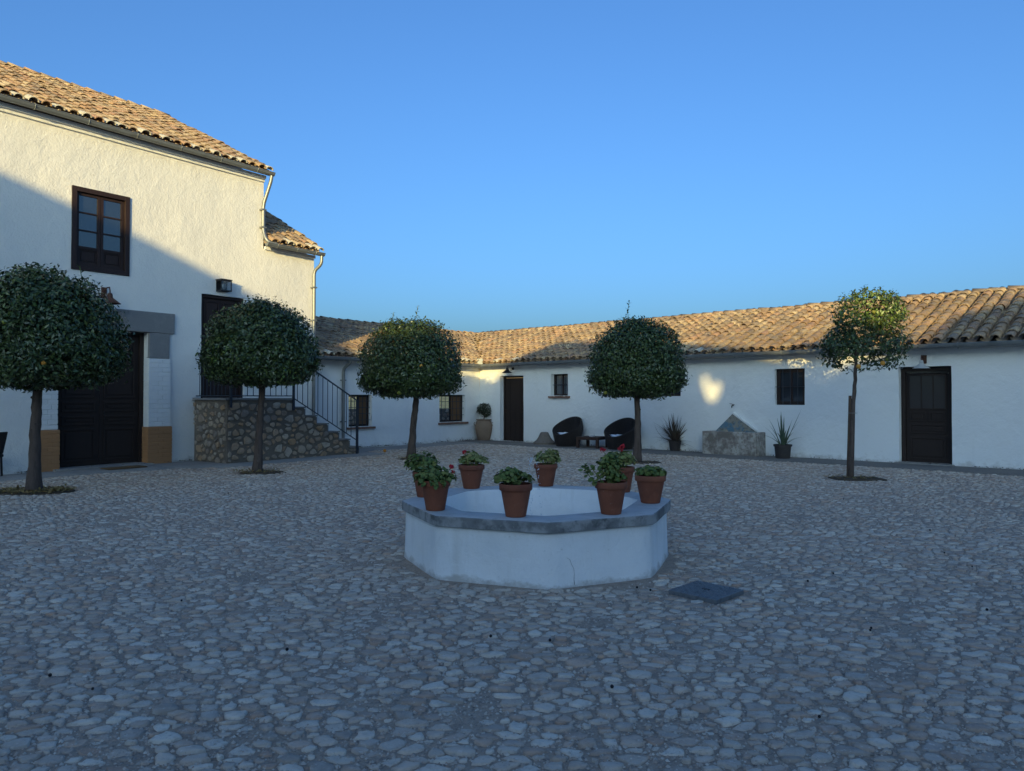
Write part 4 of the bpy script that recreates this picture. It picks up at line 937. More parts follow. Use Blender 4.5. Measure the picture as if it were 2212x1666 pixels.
pot(*rc(1010, 1053.5), ZR, .14, .255, 'pale leaved geranium with lime streaked pot at the back left of the rim', [(0, 0, .055, .10, .09), (.10, 0, .04, .085, .06), (-.06, 0, .04, .08, .07)], [(-.075, -.02, .135, .024)], 'geran2', nl=190)
pot(*rc(1116, 1114), ZR, .137, .27, 'dark flowerless geranium pot alone at the front centre of the rim', [(-.05, 0, .045, .11, .09), (.05, .0, .03, .09, .06), (-.12, 0, .03, .06, .06)], (), nl=210)
pot(*rc(1179, 1050), ZR, .131, .245, 'flowerless yellow green geranium at the back centre of the rim, beside the water jet', [(0, 0, .055, .12, .09), (.07, 0, .09, .08, .08), (.1, 0, .03, .07, .05)], (), 'geran2', nl=190)
pot(*rc(1320, 1110), ZR, .136, .27, 'straggly geranium with a branch drooping left over its dark terracotta pot', [(-.02, 0, .13, .10, .09), (.0, 0, .06, .11, .08), (.05, 0, .02, .09, .05), (-.01, 0, .20, .07, .05)], [], nl=240,
    stray=[[(-.05, -.03, .25), (-.11, -.05, .31), (-.16, -.05, .38), (-.22, -.05, .36)], [(-.05, -.03, .25), (-.15, -.05, .27), (-.20, -.05, .34), (-.235, -.05, .40)]])
pot(*rc(1344, 1062.5), ZR, .132, .26, 'geranium with two bright red flower heads, half hidden behind the straggly pot', [(0, 0, .06, .14, .09), (-.07, 0, .08, .10, .08), (.05, 0, .08, .08, .08)], [(-.02, -.05, .19, .033), (.005, -.04, .215, .022), (-.205, -.02, .175, .03)], 'geran2', nl=210)
pot(*rc(1405, 1086), ZR, .142, .255, 'low flat topped geranium in a bright terracotta pot at the right end of the rim', [(-.05, 0, .02, .10, .055), (.05, 0, .02, .10, .055), (0, 0, .035, .10, .055)], (), nl=220)

# ================================================================== drain cover
mb = MB(); q = [p for p in DRAIN]; ctr = dc
e1 = (q[1]-q[0]).normalized(); e2 = Vector((-e1.y, e1.x, 0)); hw = .205
def dq(u, v, z): return ctr+e1*u+e2*v+Vector((0, 0, z))
mb.hexa([dq(-hw, -hw, -.01), dq(hw, -hw, -.01), dq(hw, hw, -.01), dq(-hw, hw, -.01), dq(-hw, -hw, .026), dq(hw, -hw, .026), dq(hw, hw, .026), dq(-hw, hw, .026)])
dco = mb.build('drain_cover', M['drain'], bevel=.004); tag(dco, 'square grey steel drain cover set in the cobbles right of the fountain', 'drain cover')
mb = MB(); k = 0
for i in range(14):
    for j in range(14):
        u = -hw+.02+(2*hw-.04)*i/13; v = -hw+.02+(2*hw-.04)*j/13; a = pi/4 if (i+j) % 2 else -pi/4; c_, s_ = cos(a)*.010, sin(a)*.010; p_, r_ = -s_*.25, c_*.25
        mb.hexa([dq(u-c_-p_, v-s_-r_, .026), dq(u+c_-p_, v+s_-r_, .026), dq(u+c_+p_, v+s_+r_, .026), dq(u-c_+p_, v-s_+r_, .026), dq(u-c_-p_, v-s_-r_, .031), dq(u+c_-p_, v+s_-r_, .031), dq(u+c_+p_, v+s_+r_, .031), dq(u-c_+p_, v-s_+r_, .031)])
tg = mb.build('tread_pattern', M['drain'], dco); tg['kind'] = 'stuff'
MB().hexa([dq(*p, z) for z in (.027, .033) for p in ((-.03, -.01), (.03, -.01), (.03, .01), (-.03, .01))]).build('lifting_slot', M['black'], dco)

# ================================================================== trees
def crown_leaves(lobes, n, lsize, seed, shell=.30, flat=.75, gaps=0.0, p=2.5, amp=.05):
    """lobes: (cx,cy,cz,rx,ry,rzup,rzdown,weight); returns V,F arrays of folded leaves"""
    rs = np.random.RandomState(seed); VV = []; tot = sum(l[7] for l in lobes)
    for (lx, ly, lz, rx, ry, ru, rd_, w) in lobes:
        m = int(n*w/tot); d = rs.normal(size=(m, 3)); d /= np.linalg.norm(d, axis=1)[:, None]
        hr_ = np.hypot(d[:, 0], d[:, 1]); pp = np.where(d[:, 2] > 0, 2.4, 3.3) if not gaps else p; pn = (hr_**pp+np.abs(d[:, 2])**pp)**(-1/pp)
        bump_ = 1+amp*np.sin(d[:, 0]*7+seed)*np.cos(d[:, 2]*6+seed*2)+amp*.7*np.sin(d[:, 1]*11+d[:, 0]*9+seed)+rs.normal(0, .045, m)
        q = 1-np.abs(rs.normal(0, shell*.62, m)); q = np.clip(q, .2, 1)
        sc_ = np.stack([np.full(m, rx), np.full(m, ry), np.where(d[:, 2] > 0, ru, rd_)], 1)
        c = d*(pn*bump_*q)[:, None]*sc_+np.array([lx, ly, lz])
        if gaps:
            gn = np.sin(c[:, 0]*6.1+seed)+np.sin(c[:, 1]*5.3+1)+np.sin(c[:, 2]*7.3+seed*3); ok = gn > -1.6+gaps; c = c[ok]; d = d[ok]; m = len(c)
        nr = d*.9+rs.normal(0, .55, (m, 3))+np.array([0, 0, .25]); nr /= np.linalg.norm(nr, axis=1)[:, None]
        ax = rs.normal(0, .8, (m, 3))+np.array([0, 0, -.35])+d*.3; ax -= nr*(ax*nr).sum(1)[:, None]; ax /= np.linalg.norm(ax, axis=1)[:, None]+1e-9
        sd = np.cross(nr, ax); L_ = lsize*rs.uniform(.65, 1.2, m)[:, None]; Wd = L_*rs.uniform(.20, .27, m)[:, None]
        base = c-ax*L_/2; tip = c+ax*L_/2-nr*L_*.14; l_ = c+sd*Wd+nr*L_*.07; r_ = c-sd*Wd+nr*L_*.07; mi = c
        VV.append(np.stack([base, l_, tip, r_, mi], 1).reshape(-1, 3))
    V_ = np.concatenate(VV); k = len(V_)//5; o_ = (np.arange(k)*5)[:, None, None]
    T_ = np.array([(0, 4, 1), (1, 4, 2), (0, 3, 4), (4, 3, 2)])
    return V_, (T_[None]+o_).reshape(-1, 3)
def shoot(pts, n, ls, seed):
    rs = random.Random(seed); V_ = []
    for i in range(n):
        f = (i+.3)/n*(len(pts)-1); k = min(int(f), len(pts)-2); c = Vector(pts[k]).lerp(Vector(pts[k+1]), f-k)
        a = i*2.4+rs.uniform(-.4, .4); ax = Vector((cos(a), sin(a)*.8, rs.uniform(.1, .9))).normalized(); nr = ax.cross(Vector((-ax.y, ax.x, 0))).normalized(); sd = nr.cross(ax); L_ = ls*rs.uniform(.7, 1.15)*(1.15-.4*i/n)
        V_ += [c, c+ax*L_*.5+sd*L_*.24+nr*.004, c+ax*L_, c+ax*L_*.5-sd*L_*.24+nr*.004, c+ax*L_*.5]
    return np.array([tuple(v) for v in V_])
def tree(i, label, top, trunk, lobes, n, ls, shoots=(), fruits=(), gaps=0, seed=1, r0=.085, shell=.3, young=()):
    t = TREES[i]; root = empty('orange_tree', (t.x, t.y, 0), label, 'tree', 'clipped orange trees standing in the yard')
    pts = [t+Vector(p) for p in trunk]; m = len(pts)
    rr = [r0*(1.35 if k == 0 else 1)*(1-.32*k/(m-1)) for k in range(m)]
    # refine with knobs
    P2 = []; R2 = []
    for k in range(m-1):
        for j in range(5):
            f = j/5; P2.append(pts[k].lerp(pts[k+1], f)+Vector((random.gauss(0, .004), random.gauss(0, .004), 0))); R2.append((rr[k]*(1-f)+rr[k+1]*f)*random.uniform(.95, 1.06))
    P2.append(pts[-1]); R2.append(rr[-1])
    mb = MB(); mb.tube(P2, R2, 12); tk = mb.build('trunk', M['bark'], root, smooth=True)
    mb = MB()
    for k in range(7):
        q = random.choice(P2[3:-2]); a = random.uniform(0, 2*pi); sphere(mb, q+Vector((cos(a), sin(a), 0))*r0*.72, r0*.24, 6)
    mb.build('knots', M['bark'], tk, smooth=True)
    rs = random.Random(seed+50)
    for k in range(9):
        a = rs.uniform(0, 2*pi); l = lobes[0]; e = Vector((t.x+l[0]+cos(a)*l[3]*.7, t.y+l[1]+sin(a)*l[4]*.7, l[2]+rs.uniform(-.3, .8)*l[5])); s_ = pts[-1]-Vector((0, 0, rs.uniform(0, .1)))
        MB().tube([s_, s_.lerp(e, .45)+Vector((0, 0, .08)), e], [r0*.42, r0*.28, r0*.1], 6).build('limb', M['bark'], root, smooth=True)
    L2 = [(t.x+l[0], t.y+l[1], *l[2:]) for l in lobes]
    V_, F_ = crown_leaves(L2, n, ls, seed, gaps=gaps, shell=shell)
    Vs = [V_]
    for sh in shoots:
        sp_ = [Vector((t.x+p[0], t.y+p[1], p[2])) for p in sh[0]]; Vs.append(shoot(sp_, sh[1], ls*1.1, seed+len(Vs)))
        MB().tube(sp_, .006, 5).build('twig', M['geran'], root)
    # small random shoots all over the top
    for k in range(46 if not gaps else 30):
        l = rs.choice(L2); a = rs.uniform(0, 2*pi); q = sqrt(rs.random())*.8; c = Vector((l[0]+cos(a)*l[3]*q, l[1]+sin(a)*l[4]*q, l[2]+l[5]*(1-q**2.5)**.4*.93)); e = c+Vector((rs.gauss(0, .05), rs.gauss(0, .05), rs.uniform(.06, .17)))
        Vs.append(shoot([c, e], 6, ls*.9, seed*100+k))
    V_ = np.concatenate(Vs); k = len(V_)//5; o_ = (np.arange(k)*5)[:, None, None]; T_ = np.array([(0, 4, 1), (1, 4, 2), (0, 3, 4), (4, 3, 2)])
    tag(npmesh('crown', V_, [(T_[None]+o_).reshape(-1, 3)], M['leaf'], parent=root), kind='stuff')
    if young:
        L3 = [(t.x+l[0], t.y+l[1], *l[2:]) for l in young]; V_, F_ = crown_leaves(L3, int(sum(l[7] for l in young)), ls, seed+9, shell=.25)
        tag(npmesh('young_leaves', V_, [F_], M['youngleaf'], parent=root), kind='stuff')
    for (fx, fy, fz, fr_, fm) in fruits:
        mb = MB(); sphere(mb, Vector((t.x+fx, t.y+fy, fz)), fr_, 10); mb.build('orange', M[fm], root, smooth=True)
    return root
def TP(i, x, y, dy=0.0):
    """offset (dx, dy, z) from tree base of the point seen at photo (x, y), at the tree's distance + dy"""
    r = ray(x, y); t = (TREES[i].y+dy)/r.y; return (r.x*t-TREES[i].x, dy, CAMH+r.z*t)
def ext(i, x0, x1, y0, y1):
    a = TP(i, x0, (y0+y1)/2); b = TP(i, x1, (y0+y1)/2); c = TP(i, 0, y0)[2]; d = TP(i, 0, y1)[2]; return (a[0]+b[0])/2, (b[0]-a[0])/2, c, d
# 1: big left tree
cx_, hx, zt, zb = ext(0, -62, 262, 590, 838); rx1 = hx*.985
tree(0, 'large clipped orange tree at the left edge, crown hiding part of the dark double doors', 0,
     [(0, 0, 0), (.01, 0, .4), (.01, 0, .9), (.03, 0, 1.35), (.05, 0, 1.75)],
     [(cx_, 0, zb+(zt-zb)*.34, rx1, rx1*.9, (zt-zb)*.64, (zt-zb)*.34, 1), (cx_-.15, 0, zb+(zt-zb)*.55, rx1*.6, rx1*.6, (zt-zb)*.50, .5, .3)], 36000, .087,
     shoots=[([TP(0, 180, 620), TP(0, 172, 575)], 8)], fruits=[(.2, -1.02, 2.62, .036, 'greenfruit'), (.68, -.86, 2.02, .035, 'orange'), (-.35, -1.0, 2.95, .034, 'greenfruit'), (.05, -1.02, 2.35, .034, 'greenfruit')],
     seed=3, r0=.095, young=[(-.30, -.8, 2.25, .35, .2, .25, .25, 220), (.1, -.7, 2.9, .5, .2, .2, .2, 120), (0, 0, 3.45, .5, .4, .15, .1, 120)])
# 2
cx_, hx, zt, zb = ext(1, 441, 686, 652, 832)
tree(1, 'clipped orange tree in front of the stone staircase, with a wide dark crown', 0,
     [(0, 0, 0), (.02, 0, .5), (.05, 0, 1.1), (.09, 0, 1.75)],
     [(cx_, 0, zb+(zt-zb)*.34, hx*.985, hx*.9, (zt-zb)*.64, (zt-zb)*.34, 1), (cx_+.05, 0, zb+(zt-zb)*.5, hx*.65, hx*.6, (zt-zb)*.50, .5, .3)], 31000, .087, seed=5, r0=.085,
     young=[(-.25, -.75, 2.45, .5, .2, .3, .3, 160), (.7, -.5, 1.95, .3, .3, .2, .2, 80)])
# 3
cx_, hx, zt, zb = ext(2, 776, 999, 690, 858)
tree(2, 'orange tree left of the yard corner, tall pale shoot rising above its round crown', 0,
     [(0, 0, 0), (.03, 0, .45), (.06, 0, .9), (.12, 0, 1.4), (.13, 0, 1.75)],
     [(cx_, 0, zb+(zt-zb)*.34, hx*.985, hx*.9, (zt-zb)*.64, (zt-zb)*.34, 1), (cx_-.05, 0, zb+(zt-zb)*.48, hx*.65, hx*.6, (zt-zb)*.52, .5, .3)], 31000, .089,
     shoots=[([TP(2, 902, 700), TP(2, 900, 678), TP(2, 903, 660)], 14), ([TP(2, 845, 705), TP(2, 850, 675)], 14), ([TP(2, 945, 720), TP(2, 960, 702)], 6)], fruits=[(.38, -1.1, 2.25, .04, 'orange'), (-.15, -.95, 1.62, .05, 'greenfruit')], seed=8, r0=.095,
     young=[(-.4, -.8, 2.0, .6, .2, .35, .3, 200), (.4, -.9, 2.1, .4, .2, .3, .3, 90)])
# 4
cx_, hx, zt, zb = ext(3, 1270, 1480, 688, 858)
tree(3, 'orange tree beside the right egg chair, thin leafy shoot standing up from its dark crown', 0,
     [(0, 0, 0), (.02, 0, .6), (.02, 0, 1.1), (-.02, 0, 1.75)],
     [(cx_, 0, zb+(zt-zb)*.34, hx*.985, hx*.9, (zt-zb)*.64, (zt-zb)*.34, 1), (cx_, 0, zb+(zt-zb)*.48, hx*.65, hx*.6, (zt-zb)*.50, .5, .3)], 31000, .085,
     shoots=[([TP(3, 1358, 700), TP(3, 1356, 672), TP(3, 1360, 649)], 16)], fruits=[(-.80, -.55, 1.62, .04, 'greenfruit')], seed=12, r0=.088)
# 5
c5 = TP(4, 1872, 690); d5 = TP(4, 1866, 752)
tree(4, 'thin staked orange tree with gappy two part crown and sunlit top, near the right door', 0,
     [(0, 0, 0), (.02, 0, .7), (.05, 0, 1.4), (.10, 0, 1.95), (.12, 0, 2.4)],
     [(d5[0]+.02, 0, d5[2]-.04, .84, .74, .44, .40, 1), (c5[0]+.06, 0, c5[2]+.08, .66, .6, .44, .50, .85), (d5[0]-.55, -.1, d5[2]+.0, .32, .3, .3, .28, .2)], 6600, .086, fruits=[(-.16, -.68, 2.06, .042, 'orange'), (.28, -.66, 2.12, .042, 'orange'), (.55, -.30, 2.2, .036, 'greenfruit'), (.5, -.3, 2.95, .038, 'greenfruit'), (.2, -.5, 3.05, .036, 'greenfruit')],
     gaps=1.05, seed=15, r0=.042, shell=.4, young=[(c5[0]+.08, -.05, c5[2]+.12, .6, .55, .42, .25, 1100)])
for (x0_, y0_, x1_, y1_, lab) in ((1833, 1036, 1838, 855, 'left and lighter of the two wooden stakes at the thin orange tree'), (1843, 1036, 1846, 858, 'right and darker wooden stake held against the thin orange tree trunk')):
    a = TREES[4]+Vector((TP(4, x0_, y0_)[0], .03, 0)); tp_ = TP(4, x1_, y1_)
    mb = MB(); mb.tube([a, TREES[4]+Vector((tp_[0], .03, 0))+Vector((0, 0, tp_[2]))-Vector((0, 0, 0))], .028, 8); tag(mb.build('tree_stake', M['stake'], smooth='auto'), lab, 'stake', 'stakes at the thin orange tree')
mb = MB(); w5 = TREES[4]; zz = 1.22
mb.tube([w5+Vector((.05+.085*cos(a), .02+.07*sin(a), zz)) for a in [2*pi*k/14 for k in range(15)]], .004, 5); tag(mb.build('wire_tie', M['pvc']), 'thin wire tie binding the stakes to the thin orange tree trunk', 'wire tie')

# leaf litter in the pits
V_ = []
rs = random.Random(4)
for i, (t, (a, b), n_) in enumerate(zip(TREES, PIT, (900, 200, 60, 60, 120))):
    for k in range(n_):
        an = rs.uniform(0, 2*pi); q = sqrt(rs.random()); c = Vector((t.x+a*q*cos(an), t.y+b*q*sin(an), .024+rs.uniform(0, .015))); ax = Vector((rs.gauss(0, 1), rs.gauss(0, 1), rs.gauss(0, .25))).normalized(); sd = ax.cross(Vector((rs.gauss(0, .4), rs.gauss(0, .4), 1))).normalized(); L_ = rs.uniform(.04, .08)
        V_ += [c, c+ax*L_*.5+sd*L_*.22+Vector((0, 0, .006)), c+ax*L_, c+ax*L_*.5-sd*L_*.22+Vector((0, 0, .006)), c+ax*L_*.5]
V_ = np.array([tuple(v) for v in V_]); k = len(V_)//5; T_ = np.array([(0, 4, 1), (1, 4, 2), (0, 3, 4), (4, 3, 2)])
tag(npmesh('leaf_litter', V_, [(T_[None]+(np.arange(k)*5)[:, None, None]).reshape(-1, 3)], M['litter']), 'dry fallen leaves gathered around the foot of the orange trees', 'fallen leaves', kind='stuff')
# debris line at the foot of the walls
V_ = []
for k in range(2600):
    fr, a_r, o_r = rs.choice(((RW, (0.3, 20), .0), (RW, (0.3, 20), .0), (BL, (-6, 0), 0), (LW, (-6, 0), 0)))
    a = rs.uniform(*a_r)
    if mn.noise(Vector((a*1.7, 3, 1))) < -.15: continue
    c = fr.P(a, abs(rs.gauss(0, .05))+.01, .035+rs.uniform(0, .015)); ax = Vector((rs.gauss(0, 1), rs.gauss(0, 1), rs.gauss(.3, .4))).normalized(); sd = ax.cross(Vector((rs.gauss(0, .4), rs.gauss(0, .4), 1))).normalized(); L_ = rs.uniform(.015, .05)
    V_ += [c, c+ax*L_*.5+sd*L_*.3, c+ax*L_, c+ax*L_*.5-sd*L_*.3, c+ax*L_*.5]
V_ = np.array([tuple(v) for v in V_]); k = len(V_)//5
tag(npmesh('dry_debris', V_, [(T_[None]+(np.arange(k)*5)[:, None, None]).reshape(-1, 3)], M['soil']), 'dark crumbs and dry weeds along the foot of the white walls', 'debris', kind='stuff')

# ================================================================== egg chairs and table
def egg_chair(x, y, label, rot):
    root = empty('egg_chair', (x, y, 0), label, 'chair', 'round wicker egg chairs against the wall'); n = 40
    random.seed(int(x*100))
    def hgt(a): return .635-.265*cos(a)          # low side at a=0
    def rad_(z): return .335+.15*min(1, z/.55)**.8-.04*max(0, (z-.6)/.3)
    mb = MB(); rows = []; NR = 12
    for j in range(NR+1):
        row = []
        for k in range(n):
            a = 2*pi*k/n; z = hgt(a)*j/NR+.0; r = rad_(z); row.append((r, a, z))
        rows.append(row)
    # rounded rim, then inside
    for q, dz in ((.985, .022), (.95, .028), (.915, .012)):
        rows.append([(rad_(hgt(2*pi*k/n))*q, 2*pi*k/n, hgt(2*pi*k/n)+dz) for k in range(n)])
    for j in range(NR-1, -1, -1):
        row = []
        for k in range(n):
            a = 2*pi*k/n; z = .26+(hgt(a)-.26)*j/NR; row.append((rad_(z)*.90*(1-.10*(1-j/NR)), a, z))
        rows.append(row)
    rows.append([(.001, 2*pi*k/n, .25) for k in range(n)])
    V_ = [(x+r*cos(a+rot), y+r*sin(a+rot), z) for row in rows for r, a, z in row]
    F_ = [(i*n+k, i*n+(k+1) % n, (i+1)*n+(k+1) % n, (i+1)*n+k) for i in range(len(rows)-1) for k in range(n)]
    mb.add(V_, F_); mb.build('wicker_shell', M['wicker'], root, smooth=True)
    mb = MB(); mb.lathe([(.001, .26), (.30, .27), (.385, .31), (.39, .345), (.36, .375), (.2, .385), (.001, .38)], (x, y, 0), 28, wob=.02); mb.build('seat_cushion', M['cushion'], root, smooth=True)
    # small pillow with a pointed corner
    mb = MB(); c = Vector((x+.10*cos(rot), y+.10*sin(rot), .40)); g_ = 8; P_ = []
    for s_ in (1, -1):
        for i in range(g_+1):
            for j in range(g_+1):
                u, v = i/g_*2-1, j/g_*2-1; tk = .045*(max(0, (1-u*u)*(1-v*v)))**.4; q = (u*.19*(1-.1*(1-v*v)), v*.19*(1-.1*(1-u*u)))
                P_.append(c+Vector((q[0]*.7-q[1]*.7, q[0]*.7+q[1]*.7, s_*tk+.05*abs(u*v))))
    m_ = (g_+1)**2; F_ = [((g_+1)*i+j, (g_+1)*(i+1)+j, (g_+1)*(i+1)+j+1, (g_+1)*i+j+1) for i in range(g_) for j in range(g_)]
    mb.add(P_, F_+[tuple(m_+q for q in reversed(f)) for f in F_]); mb.build('pillow', M['cushion'], root, smooth=True)
    return root
def by_wall(x, o, y=960):
    a = RW.sz(x, y, o)[0]; return RW.P(a, o, 0)
p1 = by_wall(1226, .58); p2 = by_wall(1340, .58)
egg_chair(p1.x, p1.y, 'left dark wicker egg chair with white cushion, beside the bell shaped stone', R(228)); egg_chair(p2.x, p2.y, 'right dark wicker egg chair with white cushion, just behind an orange tree trunk', R(228))
pt = by_wall(1280, .62); tb = empty('low_table', (pt.x, pt.y, 0), 'low dark brown wooden table between the two egg chairs', 'table')
TF = Frame((pt.x, pt.y), (RW.d.x*cos(R(10))-RW.d.y*sin(R(10)), RW.d.x*sin(R(10))+RW.d.y*cos(R(10))))
hw = .36
for k in range(5): MB().fbox(TF, -hw+.05, hw-.05, -hw+.05+.124*k, -hw+.05+.124*k+.118, .33, .352).build('slat', M['tablewood'], tb)
mb = ring_frame(TF, 0, 0, 0, 0, 0, 0, 0); mb = MB()
mb.fbox(TF, -hw, hw, hw-.045, hw, .27, .355); mb.fbox(TF, -hw, hw, -hw, -hw+.045, .27, .355); mb.fbox(TF, -hw, -hw+.045, -hw+.045, hw-.045, .27, .354); mb.fbox(TF, hw-.045, hw, -hw+.045, hw-.045, .27, .354); mb.build('apron', M['tablewood'], tb)
for sx_ in (-1, 1):
    for sy_ in (-1, 1): MB().fbox(TF, sx_*(hw-.04)-.038, sx_*(hw-.04)+.038, sy_*(hw-.04)-.038, sy_*(hw-.04)+.038, 0, .268).build('leg', M['tablewood'], tb)
mb = MB(); ac = pt+Vector((-.02, -.1, .356)); mb.lathe([(.06, 0), (.085, .005), (.095, .06), (.085, .06), (.075, .02), (.001, .018)], ac, 4); mb.lathe([(.02, .02), (.06, .045), (.001, .06)], ac, 8)
tag(mb.build('ashtray', M['white']), 'small square white ashtray on the low brown table', 'ashtray')
# bell shaped stone
ps = by_wall(1176, .40); mb = MB(); mb.lathe([(.30, 0), (.345, .02), (.35, .09), (.31, .12), (.26, .16), (.20, .24), (.155, .34), (.13, .395), (.10, .415), (.001, .41)], ps, 26, wob=.02)
tag(mb.build('bell_shaped_stone', M['bellstone'], smooth='auto'), 'speckled brown bell shaped stone left of the egg chairs at the wall', 'stone')
# edge chair at far left
pc = G(-44, 1034); ch = empty('wicker_chair', (pc.x, pc.y, 0), 'dark wicker chair cut off by the left edge of the photo', 'chair')
mb = MB(); x, y = pc.x, pc.y
mb.box(x-.3, x+.28, y-.25, y+.25, .38, .44); mb.build('seat', M['wicker'], ch, bevel=.02)
mb = MB(); mb.hexa([(x+.20, y-.26, .44), (x+.26, y-.26, .44), (x+.26, y+.26, .44), (x+.20, y+.26, .44), (x+.30, y-.26, .86), (x+.35, y-.26, .86), (x+.35, y+.26, .86), (x+.30, y+.26, .86)]); mb.build('backrest', M['wicker'], ch, bevel=.015)
for sx_ in (-1, 1):
    for sy_ in (-1, 1): MB().tube([(x+sx_*.26, y+sy_*.22, 0), (x+sx_*.25, y+sy_*.21, .39)], .02, 8).build('leg', M['wicker'], ch)

# ================================================================== potted plants by the wall
def bladeleaf(base, az, lean, L, w, droop, m, parent, n=7):
    d = Vector((cos(az), sin(az), 0)); s = Vector((-sin(az), cos(az), 0)); P_ = []; p = Vector(base); an = lean; V_ = []
    for k in range(n+1):
        f = k/n; ww = w*(1-f)**.75*(1 if f > .05 else .85)+.0015; nn = Vector((d.x*-sin(an+pi/2-pi/2)*0, 0, 0)); up = (d*-cos(an)*-1).normalized() if False else None
        tdir = d*sin(an)+Vector((0, 0, cos(an))); nrm = d*-cos(an)+Vector((0, 0, sin(an)))
        V_ += [p-s*ww, p-nrm*ww*.45*(1-f), p+s*ww, p+nrm*ww*.15]
        p = p+tdir*(L/n); an += droop/n
    F_ = [(4*k+j, 4*k+(j+1) % 4, 4*k+4+(j+1) % 4, 4*k+4+j) for k in range(n) for j in range(4)]
    mb = MB(); mb.add(V_, F_); return mb.build('leaf', m, parent, smooth=True)
def aloe(x, y, zb, potr, poth, label, leaves, m, square=False):
    root = empty('potted_aloe', (x, y, 0), label, 'potted plant'); mb = MB()
    if square: mb.lathe([(potr*.80, 0), (potr*.82, .01), (potr*.95, poth*.86), (potr*1.06, poth*.87), (potr*1.08, poth), (potr*.98, poth), (potr*.95, poth*.9)], (x, y, zb), 28)
    else: mb.lathe([(potr*.78, 0), (potr*.8, .01), (potr, poth*.9), (potr*1.04, poth*.9), (potr*1.04, poth), (potr*.95, poth), (potr*.93, poth*.9)], (x, y, zb), 28)
    mb.build('pot', M['plasticpot'], root, smooth='auto'); mb = MB(); mb.lathe([(potr*.95, poth*.88), (.001, poth*.92)], (x, y, zb), 20); mb.build('soil', M['soil'], root)
    for (az, lean, L, w, dr) in leaves:
        bladeleaf((x+cos(az)*potr*.35*random.random(), y+sin(az)*potr*.35*random.random(), zb+poth*.88), az, lean, L*(1.18 if square else 1), w, dr, m, root)
    return root
rs = random.Random(9)
pa = G(1691, 993); zg = 0.02
lv = [(R(180), .75, .62, .030, .95), (R(185), .25, .62, .034, .35), (R(170), .45, .55, .032, .55), (R(100), .05, .72, .036, .05), (R(80), .2, .66, .034, .1), (R(200), .15, .60, .034, .15), (R(0), .18, .58, .03, .2), (R(5), .45, .85, .026, .0), (R(-5), .4, .62, .03, .35), (R(0), .8, .5, .026, .9), (R(-90), .3, .4, .034, .5), (R(-60), .5, .4, .03, .5), (R(230), .5, .45, .03, .8), (R(40), .4, .5, .03, .3), (R(140), .35, .5, .03, .4), (R(-120), .2, .5, .034, .2), (R(-30), .7, .42, .026, .9), (R(270), .6, .3, .028, .5), (R(60), .12, .62, .03, .1)]
aloe(pa.x, pa.y, zg, .205, .35, 'green spiky aloe in a wide dark pot right of the old trough', lv, M['aloe'], True)
pa = G(1458, 976); lv = [(rs.uniform(0, 2*pi), abs(rs.gauss(.35, .5)), rs.uniform(.5, .86), rs.uniform(.018, .030), rs.gauss(.1, .5)) for k in range(95)]+[(rs.uniform(0, 2*pi), rs.uniform(1.0, 1.5), rs.uniform(.4, .65), .016, rs.uniform(.1, 1.3)) for k in range(22)]
aloe(pa.x, pa.y, zg, .17, .30, 'bristly brown dried aloe in a small dark pot left of the old trough', lv, M['dryaloe'])
# amphora with round shrub
pj = G(1045, 953); jr = empty('jar_planter', (pj.x, pj.y, 0), 'tan earthenware jar planted with a round dark shrub in the yard corner', 'planter')
mb = MB(); mb.lathe([(.20, 0), (.21, .02), (.25, .2), (.30, .42), (.305, .55), (.27, .66), (.235, .71), (.24, .725), (.265, .74), (.265, .765), (.22, .765), (.2, .74), (.18, .70)], (pj.x, pj.y, 0), 32, wob=.01); mb.build('jar', M['jar'], jr, smooth='auto')
for s_ in (-1, 1):
    MB().tube([Vector((pj.x+s_*(.295+.04*sin(t)), pj.y-.05, .60+.05*cos(t))) for t in [pi*k/8 for k in range(9)]], .012, 8).build('handle', M['jar'], jr, smooth=True)
MB().lathe([(.2, .73), (.001, .74)], (pj.x, pj.y, 0), 16).build('soil', M['soil'], jr)
MB().tube([(pj.x, pj.y, .73), (pj.x+.02, pj.y, .85), (pj.x, pj.y, 1.0)], [.02, .016, .012], 8).build('stem', M['bark'], jr)
V_, F_ = crown_leaves([(pj.x, pj.y, 1.05, .26, .26, .27, .22, 1)], 2200, .05, 31, gaps=.2); tag(npmesh('foliage', V_, [F_], M['shrub'], parent=jr), kind='stuff')

# fallen fruit
po = G(831, 978); mb = MB(); sphere(mb, po+Vector((0, 0, .055)), .045, 12); tag(mb.build('fallen_orange', M['orange'], smooth=True), 'single ripe orange lying on the path left of the third tree', 'orange')
bs = [(620, 1412), (200, 1499), (108, 1469), (392, 1305), (84, 1193), (493, 949+120), (1882, 1365), (1880, 1370), (2132, 1325), (1800, 1245), (1745, 1262), (2009, 1150), (1822, 1082), (2310/1.1, 1230), (1405, 1282), (1376, 1276), (1060, 1383), (1322, 1494), (1188, 1392), (1770, 1560), (2040, 1200)]
for i, (x, y) in enumerate(bs):
    q = G(x, y); mb = MB(); sphere(mb, q+Vector((0, 0, .026)), .0075+.003*random.random(), 6)
    tag(mb.build('fallen_berry', M['berry'], smooth=True), 'small round black berry lying on the cobbles', 'berry', 'black berries scattered over the cobbles')

